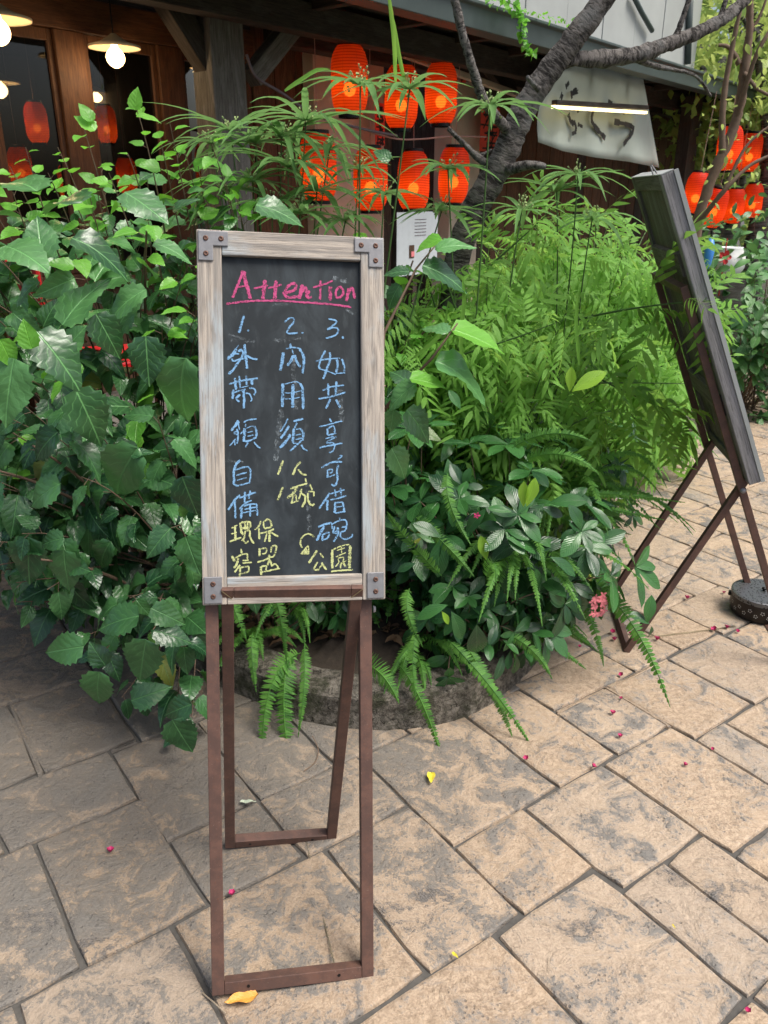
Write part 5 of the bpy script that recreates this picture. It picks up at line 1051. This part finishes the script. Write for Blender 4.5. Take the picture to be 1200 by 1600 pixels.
def fern(crown, label, n, L_=(.3, .5), wid=.05, az=(0, 6.28), heroes=(), up=(.15, .9)):
    t = thing('sword_fern', crown, label, 'fern'); crown = Vector(crown)
    for k in range(n):
        a = random.uniform(*az); o = Vector((math.cos(a), math.sin(a), 0)); l = random.uniform(*L_); u = random.uniform(*up)
        fern_frond(t, crown+rv(.03), crown+o*l*.5+UP*l*u, crown+o*l*random.uniform(.85, 1.1)+UP*l*(u*.8-.45), wid*random.uniform(.8, 1.15), M['fern'])
    for (x0, y0, Y0, x1, y1, Y1, x2, y2, Y2, w) in heroes: fern_frond(t, atY(x0, y0, Y0), atY(x1, y1, Y1)*1.0, atY(x2, y2, Y2), w, M['fern'], 46, nrm=Vector((0, -1, .35)))
    return t
fern((-.28, 2.35, .2), 'sword fern hanging over the kerb between the sign legs', 7, (.2, .32), .045, (1.0, 5.2), [(470, 1020, 2.1, 405, 1040, 1.98, 410, 1195, 1.93, .078), (455, 1015, 2.1, 430, 1090, 1.96, 458, 1212, 1.92, .092), (475, 1010, 2.1, 480, 1060, 1.98, 466, 1150, 1.95, .045), (360, 930, 2.1, 365, 950, 2.0, 385, 1000, 2.0, .05), (430, 930, 2.1, 440, 960, 2.05, 448, 1035, 2.05, .055)])
fern((-.02, 2.35, .2), 'sword fern with one bright frond poking out right of the front leg', 6, (.18, .3), .045, (.5, 2.8), [(560, 1035, 2.05, 600, 1040, 1.92, 623, 1098, 1.9, .085), (625, 1040, 2.05, 660, 1080, 1.95, 692, 1188, 1.9, .055)])
fern((.28, 2.35, .25), 'sword fern trailing over the paving before the rounded kerb', 6, (.2, .32), .045, (-1, 2.4), [(700, 1000, 2.1, 765, 1060, 1.98, 832, 1168, 1.93, .05), (730, 1010, 2.1, 780, 1090, 1.98, 800, 1150, 1.95, .05), (690, 900, 2.15, 620, 830, 2.1, 605, 800, 2.1, .05), (760, 905, 2.1, 775, 850, 2.02, 775, 912, 2.0, .055), (640, 800, 2.2, 700, 850, 2.1, 740, 900, 2.05, .05)])
fern((.62, 2.75, .38), 'large sword fern with long fronds arching right across the leg of the second stand', 30, (.3, .48), .055, (-1.9, 1.2), [(895, 900, 2.35, 985, 920, 2.2, 1046, 1102, 2.05, .085), (830, 770, 2.6, 940, 765, 2.5, 1068, 785, 2.45, .04), (830, 775, 2.6, 930, 790, 2.5, 1035, 812, 2.45, .045), (820, 800, 2.6, 900, 815, 2.5, 985, 835, 2.45, .05), (880, 900, 2.4, 935, 970, 2.3, 943, 1040, 2.25, .05), (850, 950, 2.35, 890, 990, 2.25, 925, 1010, 2.2, .05), (820, 980, 2.3, 870, 1010, 2.2, 915, 1045, 2.15, .04)], (.3, 1.1))
fern((-.75, 2.7, .3), 'shaded sword fern deep behind the low hibiscus', 18, (.25, .42), .055)
fern((-.3, 2.75, .35), 'sword fern in the shade right behind the nearer chalkboard', 18, (.25, .42), .055)
fern((1.05, 3.7, .35), 'distant sword fern at the far right end of the bed, one frond over the paving', 22, (.3, .5), .055, (-2, 1.4), [(945, 690, 3.6, 1040, 640, 3.4, 1045, 722, 3.4, .06), (930, 700, 3.6, 980, 690, 3.5, 985, 725, 3.5, .05)])
fern((.28, 2.7, .5), 'sword fern half hidden inside the oval leaved shrub', 16, (.25, .4), .05, (-3.4, .6))

fern((.42, 2.3, .42), 'sword fern growing out through the middle of the oval leaved shrub', 14, (.25, .4), .05, (-2.6, .2), [(700, 740, 2.2, 690, 780, 2.1, 735, 850, 2.02, .05), (820, 720, 2.3, 880, 690, 2.2, 935, 740, 2.15, .06), (800, 700, 2.3, 860, 660, 2.25, 925, 690, 2.2, .055), (640, 920, 2.1, 625, 950, 2.0, 660, 1010, 2.0, .05)], (.3, .9))
fern((.1, 2.2, .16), 'small sword fern tumbling over the kerb just right of the front right leg', 9, (.14, .24), .045, (-2.8, -.3), [(650, 990, 2.08, 640, 1030, 1.98, 650, 1090, 1.96, .045)], (.2, .6))
fern((-.42, 2.28, .16), 'small sword fern tumbling over the kerb behind the front left leg', 9, (.14, .24), .045, (-2.8, -.3), [(395, 990, 2.1, 390, 1020, 2.02, 400, 1080, 2.0, .045)], (.2, .6))
fern((.45, 2.36, .18), 'small sword fern low on the rounded right end of the kerb', 10, (.16, .28), .045, (-2.2, .3), [(790, 990, 2.15, 840, 1010, 2.08, 862, 1060, 2.05, .045)], (.2, .6))

# ================================================================== UMBRELLA SEDGE
def blade_pts(h, d, L_, droop): return [h+d*L_*u+UP*(.25*L_*u-droop*L_*u*u) for u in [i/7 for i in range(8)]]
def ribbon_blade(mb, P, w, nrm):
    n = len(P)-1; vs = []; uv = []
    for i, p in enumerate(P):
        d = (P[min(i+1, n)]-P[max(i-1, 0)]).normalized(); s = d.cross(nrm)
        if s.length < .05: s = d.orthogonal()
        s.normalize(); nn_ = s.cross(d); ww = w*.5*min(1, .5+i*.4)*(1 if i < n-2 else (.75 if i == n-2 else (.45 if i == n-1 else .06)))
        vs += [p+s*ww+nn_*ww*.35, p, p-s*ww+nn_*ww*.35]
    f = []; 
    for i in range(n):
        a = i*3; f += [(a, a+1, a+4, a+3), (a+1, a+2, a+5, a+4)]; uv += [[(.1, i/n), (.5, i/n), (.5, (i+1)/n), (.1, (i+1)/n)], [(.5, i/n), (.9, i/n), (.9, (i+1)/n), (.5, (i+1)/n)]]
    mb.add(vs, f, uv)
def sedge(loc, label, heads, rl=.20):
    t = thing('umbrella_sedge', loc, label, 'sedge'); root = Vector(loc)
    for (x, y, Y, L_, nb) in heads:
        h = atY(x, y, Y); P = bez(root+rv(.04), (root*.45+h*.55)+UP*.05+Vector((random.uniform(-.03, .03), 0, 0)), h, 10)
        MB().tube(P, [.0042-.0002*i for i in range(11)], 6).build('stem', M['green'], t, True); ax = (P[-1]-P[-2]).normalized()
        for k in range(nb):
            a = k*2*math.pi/nb+random.uniform(-.2, .2); o = Vector((math.cos(a), math.sin(a), random.uniform(-.1, .35))).normalized(); l = L_*random.uniform(.6, 1.15)
            mb = MB(); ribbon_blade(mb, blade_pts(h, o, l, random.uniform(.25, .8)), random.uniform(.015, .026), UP); mb.build('blade', M['sedge'], t, True)
        mb = MB()
        for k in range(26):
            d = (rv().normalized()+UP*.8).normalized(); q = h+d*random.uniform(.02, .055); mb.tube([h, q], .0006, 3, False); mb.tube([q-d*.003, q+d*.003], .003, 4)
        mb.build('seed_head', M['yell'] if False else simple_seed, t)
    return t
simple_seed = simple('sedge_seed_head', (.28, .36, .14), .8, 0, .3, 200)
sedge((-.12, 2.75, .12), 'umbrella sedge clump with dark stems standing before the red lanterns', [(563, 134, 2.55, .21, 11), (640, 140, 2.5, .21, 11), (560, 265, 2.75, .18, 9), (600, 305, 2.7, .18, 12), (690, 330, 2.75, .18, 12)])
sedge((-.42, 2.95, .12), 'dense umbrella sedge clump right of the corner post with pale seed heads', [(478, 190, 2.75, .34, 15), (440, 215, 2.8, .32, 15), (400, 225, 2.9, .32, 14), (515, 235, 2.8, .22, 11), (360, 205, 2.95, .30, 13), (450, 262, 2.7, .30, 15), (395, 285, 2.75, .28, 15), (495, 300, 2.7, .24, 12), (425, 320, 2.7, .2, 16), (330, 225, 3.0, .22, 14), (350, 300, 2.8, .2, 14), (470, 335, 2.6, .2, 14), (540, 345, 2.6, .18, 12)])
sedge((.30, 2.8, .12), 'umbrella sedge in front of the grey trunk, head by the pale branch', [(766, 168, 2.6, .21, 14), (700, 265, 2.7, .2, 12), (815, 330, 2.75, .18, 10)])
sedge((.75, 3.3, .12), 'umbrella sedge with bluish drooping blades below the canvas banner', [(903, 275, 3.0, .24, 14), (870, 300, 3.0, .22, 13), (925, 345, 3.1, .2, 12)])
t = thing('grass_clump', (.0, 2.6, .12), 'single long green grass blades rising past the lanterns to the top edge', 'grass')
for P in ([(618, 130, 2.5), (616, 70, 2.4), (611, 20, 2.35), (604, -30, 2.3)], [(632, 128, 2.5), (624, 90, 2.45), (615, 40, 2.4), (606, 0, 2.35)], [(445, 142, 2.5), (470, 125, 2.5), (495, 110, 2.5), (516, 108, 2.5)],
          [(730, 620, 2.3), (720, 540, 2.3), (725, 470, 2.3), (722, 430, 2.3)], [(905, 570, 2.4), (900, 500, 2.4), (905, 450, 2.4)], [(880, 545, 2.4), (905, 520, 2.4), (960, 512, 2.4)], [(645, 560, 2.3), (690, 520, 2.3), (700, 470, 2.3)]):
    mb = MB(); ribbon_blade(mb, smooth_path([atY(*q) for q in P], 3), .011, Vector((0, -1, .2))); mb.build('blade', M['pin'], t, True)

# ================================================================== TREES
def limb(t, P, name, mat=None, n=12, rough=.05, parent=None):
    pts = smooth_path([atY(x, y, Y) for x, y, Y, w in P], 9); W_ = []
    for i in range(len(P)-1):
        for k in range(9): W_.append((P[i][3]*(1-k/9)+P[i+1][3]*k/9, P[i][2]))
    W_.append((P[-1][3], P[-1][2])); rad = [max(.003, w*Y*.97/FPX/2*random.uniform(1-rough, 1+rough)) for w, Y in W_]
    mb = MB(); mb.tube(pts, rad, n)
    for i, v in enumerate(mb.v): mb.v[i] = v+rv(.0008 if rad[0] < .02 else .002)
    return mb.build(name, mat or M['bark'], parent or t, True)
t = thing('garden_tree', (.28, 2.95, .12), 'leaning tree with rough grey ringed bark rising from the bed towards the upper right', 'tree')
limb(t, [(712, 930, 2.95, 51), (700, 700, 2.95, 43), (700, 520, 2.95, 39), (716, 400, 2.92, 39), (742, 328, 2.9, 39), (785, 250, 2.88, 39), (822, 165, 2.86, 35), (882, 80, 2.84, 33), (942, 0, 2.82, 30), (1000, -90, 2.8, 28)], 'trunk', n=18)
limb(t, [(704, -30, 2.72, 11), (722, 50, 2.73, 12), (742, 118, 2.75, 13), (758, 160, 2.78, 14), (800, 212, 2.86, 16)], 'limb'); limb(t, [(700, 200, 2.9, 6), (722, 222, 2.9, 7), (748, 247, 2.9, 11), (785, 275, 2.9, 16)], 'limb')
limb(t, [(748, 245, 2.9, 7), (768, 235, 2.92, 5)], 'limb'); limb(t, [(795, 265, 2.85, 16), (828, 258, 2.8, 13), (853, 260, 2.78, 8)], 'limb'); limb(t, [(842, 140, 2.8, 9), (830, 128, 2.76, 6), (824, 120, 2.74, 5)], 'limb')
limb(t, [(870, 92, 2.84, 22), (935, 92, 2.9, 22), (1000, 84, 2.95, 21), (1050, 66, 3.0, 19), (1105, 44, 3.05, 17), (1150, 14, 3.1, 16), (1190, -30, 3.15, 14)], 'limb', n=14); limb(t, [(1055, 62, 3.0, 10), (1066, 30, 3.0, 7), (1083, -20, 3.0, 7)], 'limb'); limb(t, [(1124, 30, 3.07, 7), (1138, -10, 3.08, 6)], 'limb')
limb(t, [(985, 90, 2.95, 10), (1030, 105, 3.1, 7), (1085, 118, 3.3, 4), (1110, 150, 3.4, 4)], 'limb')
# slim young tree at the right, before the string of lanterns
t = thing('young_tree', (1.9, 5.4, 0), 'slim young tree with thin twisting branches in front of the right hand lanterns', 'tree')
for P in ([(1075, 600, 4.9, 20), (1082, 400, 4.9, 18), (1108, 290, 4.9, 16), (1150, 190, 4.9, 14), (1163, 110, 4.9, 13), (1172, 40, 4.9, 10), (1170, -30, 4.9, 8)], [(1128, 240, 4.8, 10), (1130, 160, 4.8, 9), (1143, 80, 4.8, 7), (1160, 0, 4.8, 5)], [(1150, 190, 4.9, 8), (1180, 90, 4.8, 6), (1215, 30, 4.8, 5)], [(1155, 100, 4.9, 9), (1140, 75, 4.9, 6), (1120, 70, 4.9, 4)],
          [(1165, 60, 4.9, 5), (1185, 30, 4.9, 4), (1200, -10, 4.9, 3)], [(1090, 350, 4.8, 9), (1130, 300, 4.7, 7), (1170, 260, 4.7, 5), (1210, 240, 4.7, 4)], [(1130, 300, 4.7, 6), (1165, 230, 4.7, 4), (1205, 195, 4.7, 3)], [(1160, 110, 4.9, 7), (1185, 140, 4.8, 5), (1210, 150, 4.8, 4)]):
    limb(t, P, 'trunk' if P[0][3] == 20 else 'limb', M['twig'], 7)
it = []; st = []
Kf = Kind('small_leaf', [leaf_data(1, .45, 4, 0, .1, .3, 'lance', .01, 81)], M['farleaf'])
for _ in range(180):
    p = atY(random.uniform(1095, 1230), random.choice([random.uniform(-40, 130), random.uniform(120, 380)]), random.uniform(4.6, 5.2)); it.append(inst(Kf, p, rv()-UP*.3, UP+rv(.5), random.uniform(.03, .06)))
realize(t, it, 'leaf', 60)
# hedge shrubs beyond the second sign
def bush(loc, label, blobs, n, size, kind, mat=M['twig'], nm='garden_shrub', nmax=300, cat='shrub'):
    t = thing(nm, loc, label, cat); it = []; st = []
    for c, rad, w in blobs:
        for k in range(int(n*w)):
            e, d = ell(c, rad, .45, -.8); shoot(t, Vector((c[0]+random.uniform(-.1, .1), c[1], .05)), e, kind, None, random.randint(7, 10), size, it, st, .15, .5, .3, .006 if k < 8 else .003, .12, 0)
        fill(it, kind, c, rad, int(n*w*4), size)
    realize(t, it, 'leaf', nmax); build_stems(t, st, mat, 8); return t
def wp(x, y, Y): q = atY(x, y, Y); return (q.x, q.y, q.z)
bush((2.6, 5.7, 0), 'rounded green shrub right of the leaning board with broad pale leaves', [(wp(1185, 470, 5.6), (.55, .4, .42), 1)], 50, .13, K['hedge'])
bush((2.5, 5.8, 0), 'low dark shrub at the foot of the hedge where the paving ends', [(wp(1150, 610, 5.75), (.8, .35, .38), 1)], 60, .11, K['hedge'])
bush((1.9, 6.6, 0), 'dark shrub behind the leaning board against the far wall', [(wp(1090, 500, 6.6), (.6, .5, .8), 1)], 60, .12, K['hedge'])
bush((3.9, 6.6, 0), 'tall shrub beyond the right edge of the hedge', [(wp(1240, 420, 6.6), (.8, .5, .8), 1)], 50, .13, K['hedge'])
it = []
t = thing('gutter_vine', bp(800, 5, 3.02), 'thin green vine trailing down from the gutter near the trunk', 'vine'); vp = [bp(770, -5, 3.0), bp(803, 8, 3.0), bp(815, 30, 2.98), bp(813, 52, 2.98), bp(824, 72, 2.97), bp(832, 84, 2.96)]; vp = smooth_path(vp, 4); MB().tube(vp, .003, 5).build('stem', M['green'], t)
for p in vp:
    for _ in range(4): it.append(inst(K['hiby'], p+rv(.01), rv()-UP*.4, UP-Vector((0, .5, 0))+rv(.4), random.uniform(.03, .05)))
for _ in range(90): it.append(inst(K['hiby'], bp(random.uniform(745, 930), 0, 3.03)+UP*0, rv()-UP*.4, UP+rv(.4), random.uniform(.03, .055)))
it2 = []
for x in range(760, 930, 3):
    p = bp(x, (x-742)*.27-4+random.uniform(-5, 5), 3.03); it2.append(inst(K['hiby'], p, rv()-UP*.4, UP+rv(.4), random.uniform(.02, .04)))
realize(t, [i for i in it if i[2].translation.z < 9][:len(vp)*4]+it2, 'leaf', 200)
# trees far behind
def far_tree(x, y, Y, r, label, n=1500, mat=None):
    c = atY(x, y, Y); t = thing('broadleaf_tree', (c.x, c.y, 0), label, 'tree', 'trees beyond the eave'); it = []
    MB().tube([Vector((c.x, c.y, 0)), Vector((c.x+.1, c.y, c.z*.6)), c], [.16, .12, .05], 9).build('trunk', M['bark'], t, True)
    blobs = [(c+Vector((random.uniform(-.7, .7)*r, random.uniform(-.5, .5)*r, random.uniform(-.6, .7)*r)), r*random.uniform(.35, .6)) for _ in range(9)]
    for q, rr in blobs[:6]: MB().tube([Vector((c.x+.1, c.y, c.z*.6)), c.lerp(q, .6), q], [.06, .04, .015], 6).build('limb', M['bark'], t, True)
    for k in range(n):
        q, rr = blobs[k % 9]; p = q+rv().normalized()*rr*random.uniform(.4, 1); it.append(inst(Kfar, p, rv()-UP*.3, UP+rv(.5), random.uniform(.10, .2)))
    realize(t, it, 'leaf', 0, 'crown')
Kfar = Kind('far_leaf', [leaf_data(1, .6, 2, 0, .1, .2, 'lance', .01, 52)], M['farleaf'])
far_tree(1130, 60, 12, 1.9, 'yellow green tree filling the gap right of the pale fascia', 2600); far_tree(1220, 100, 10, 1.6, 'bright tree at the top right corner', 2200); far_tree(1180, -60, 15, 2.6, 'taller tree rising behind at the top right', 2200); far_tree(1160, 200, 14, 2.0, 'shaded tree seen between the right hand lanterns', 1800)
g_ = MB(); c_ = atY(1170, 150, 19)
t = thing('wooded_bank', (c_.x, c_.y, 0), 'dense wooded bank closing the view behind the trees', 'woods'); it = []
for _ in range(5200):
    p = Vector((c_.x+random.uniform(-7, 9), c_.y+random.uniform(-.8, .8), random.uniform(.2, 8.5))); it.append(inst(Kfar, p, rv()-UP*.3, Vector((0, -1, .6))+rv(.5), random.uniform(.3, .6)))
realize(t, it, 'leaf', 0, 'foliage')
# litter on the soil
it = []
for _ in range(320):
    a = random.uniform(-.8, .9); p = Vector((a*.6, random.uniform(2.30, 2.7), .12)); it.append(inst(K['litter'], p, Vector((random.gauss(0, 1), random.gauss(0, 1), .1)), UP+rv(.3), random.uniform(.03, .06)))
t = thing('leaf_litter', (0, 2.3, .12), 'dry brown fallen leaves on the soil behind the kerb', 'leaves'); realize(t, it, 'dry_leaf', 120, 'litter')

# ================================================================== SMALL THINGS ON THE PAVING
bm_ = MB()
for q in range(5):
    a = q*1.256; V, F, U = leaf_data(1, .8, 4, 0, .5, -.4, 'obovate', .12, 90+q); A = np.array(Matrix.Rotation(a, 3, 'Z') @ Matrix.Rotation(.5, 3, 'X'))
    bm_.add([Vector(A @ v)*.0085+UP*.002 for v in V], [list(map(int, f)) for f in F])
bme = mesh('blossom', bm_.v, bm_.f, M['magenta'], None, True)
BLAB = ['under the lowest oval leaves at the kerb corner, upper', 'hidden just under the kerb shrub', 'beside the pink ixora cluster', "left of the stand's low corner, upper", "left of the stand's low corner, lower", "right beside the stand's low corner", 'on the joint below the long arching fern, left', 'on the slab below the stand corner, uppermost', '', 'tiny, lowest on the slab with the largest blossom', 'on the junction of two joints right of the drooping ferns', 'beside the tip of the drooping fern', 'alone on the slab at right middle', 'on the long joint at the right', "in the middle of the second stand's legs", 'left of the pair by the chain end', 'right of the pair by the chain end', 'nearest the foot of the censer', 'left behind the censer', 'right behind the censer by the thin leg', 'far back, just under the leaning board', 'far back beside the fern tip', 'far back between the crossed legs', '', '', '', 'by the floor chain right of the stand corner', 'left in the shade of the ixora']
BL = [(846, 1015), (882, 980), (932, 962), (957, 990), (960, 1002), (985, 992), (971, 1056), (971, 1093), (957, 1117), (968, 1153), (925, 1199), (823, 1188), (1069, 1197), (1114, 1172), (1073, 937), (1117, 986), (1135, 983), (1152, 988), (1131, 928), (1166, 919), (1112, 722), (1040, 707), (1058, 768), (172, 1333), (363, 1400), (1168, 1582), (1026, 1001), (905, 1012)]
for k, (x, y) in enumerate(BL):
    p = gnd(x, y, .002); o = bpy.data.objects.new('fallen_blossom', bme); C.objects.link(o); o.location = p; o.rotation_euler = (random.uniform(-.4, .4), random.uniform(-.4, .4), random.uniform(0, 6)); s_ = random.uniform(.8, 1.5)*(1.5 if y < 1010 else 1); o.scale = (s_,)*3
    lab = {23: 'magenta blossom lying alone on the slab left of the sign', 24: 'magenta blossom on the joint inside the front leg frame of the sign', 8: 'largest magenta blossom, on the slab right of the rounded kerb', 25: 'faded purple blossom at the bottom right corner on the joint'}.get(k) or 'magenta blossom '+BLAB[k]
    tag(o, lab, 'blossom', 'magenta blossoms fallen on the paving')
def fallen(x, y, tx, ty, mat, w, name, label, rise=.004, sh='ovate', fold=.5, droop=-.12):
    a, b = gnd(x, y, .004), gnd(tx, ty, .004); L_ = (b-a).length; V, F, U = leaf_data(1, w, 10, 0, fold, droop, sh, .05, 5); m = frame_from(b-a, UP).to_4x4() @ Matrix.Scale(L_, 4)
    me = mesh(name, [m @ Vector(v) for v in V], F, mat, U, True); o = obj(name, me, None, a+UP*rise); return tag(o, label, 'leaf')
fallen(404, 1556, 352, 1572, M['dead'], .42, 'fallen_leaf', 'curled orange dead leaf at the left foot of the nearer chalkboard', .004)
fallen(674, 1209, 673, 1227, M['yell'], .5, 'fallen_leaf', 'small yellow leaf on the slab right of the nearer sign'); fallen(375, 1255, 400, 1256, M['palel'], .3, 'fallen_leaf', 'pale green leaf on the paving inside the rear leg frame')
fallen(706, 1490, 716, 1500, M['yell'], .4, 'fallen_leaf', 'tiny straw coloured leaf on the wide joint at lower centre'); fallen(1050, 1446, 1055, 1454, M['yell'], .3, 'fallen_leaf', 'tiny straw leaf on the joint at the lower right')
o = MB().tube([gnd(316, 1551, .004), gnd(335, 1567, .007), gnd(353, 1584, .004)], .0014, 5).build('dry_twig', M['paletwig'], None, org=gnd(335, 1567)); tag(o, 'straight dry straw lying across the corner of the sign foot', 'twig')
o = MB().tube(smooth_path([gnd(488, 1150, .02), gnd(497, 1170, .01), gnd(493, 1190, .003), gnd(475, 1205, .003)]), .0014, 5).build('dry_twig', M['twig'], None, org=gnd(490, 1180)); tag(o, 'thin curled stem on the paving below the kerb, beside the hanging fern', 'twig')
c_ = gnd(1040, 682); mb = MB(); mb.box(c_+UP*.06+Vector((.1, .15, 0)), EA, EB, UP, .22, .16, .065); o = mb.build('stone_block', M['kerb'], None, bevel=.012, org=c_); tag(o, 'flat grey stone block at the far end of the bed behind the leaning board', 'stone')
# bits hanging in the hedge
p = atY(1107, 395, 4.7); t = thing('folded_umbrella', p, 'narrow furled blue umbrella hanging upright beside the leaning board', 'umbrella')
mb = MB(); mb.tube([atY(1112, 372, 4.7), atY(1109, 390, 4.7), atY(1105, 412, 4.7), atY(1104, 420, 4.7)], [.012, .028, .022, .01], 10); mb.build('canopy', M['blue'], t, True); mb = MB(); mb.tube([atY(1112, 360, 4.7), atY(1112, 372, 4.7)], .006, 6); mb.build('handle', M['black'], t)
p = atY(1132, 402, 5.6); t = thing('pinwheel', p, 'small red pinwheel in front of a round white pot in the far shrubs', 'pinwheel'); mb = MB(); mb.tube([p, p+UP*.12], .004, 5); mb.tube([p, p-UP*.25], .004, 5); mb.build('stick', M['redplastic'], t)
for q in range(5):
    a = q*1.256; V, F, U = leaf_data(1, .7, 4, 0, .3, 0, 'obovate', .05, 3); m = Matrix.Translation(p-origin(t)) @ frame_from((math.cos(a), -.1, math.sin(a)), (0, -1, .1)).to_4x4() @ Matrix.Scale(.05, 4)
    obj('vane', mesh('vane', [m @ Vector(v) for v in V], F, M['redplastic'], U), t)
p = atY(1138, 410, 5.75); t = thing('white_pot', p, 'round white pot glimpsed among the far shrubs under the lanterns', 'pot'); mb = MB(); mb.lathe([(.0, -.11), (.07, -.10), (.11, -.03), (.105, .05), (.08, .09), (.085, .10), (.07, .10), (.06, .05)], p, 18); mb.build('body', M['white'], t, True)
mb = MB(); mb.box(Vector((p.x, p.y, (p.z-.11)/2)), Vector((1, 0, 0)), Vector((0, 1, 0)), UP, .1, .1, (p.z-.11)/2); mb.build('stand', M['oldwood'], t)
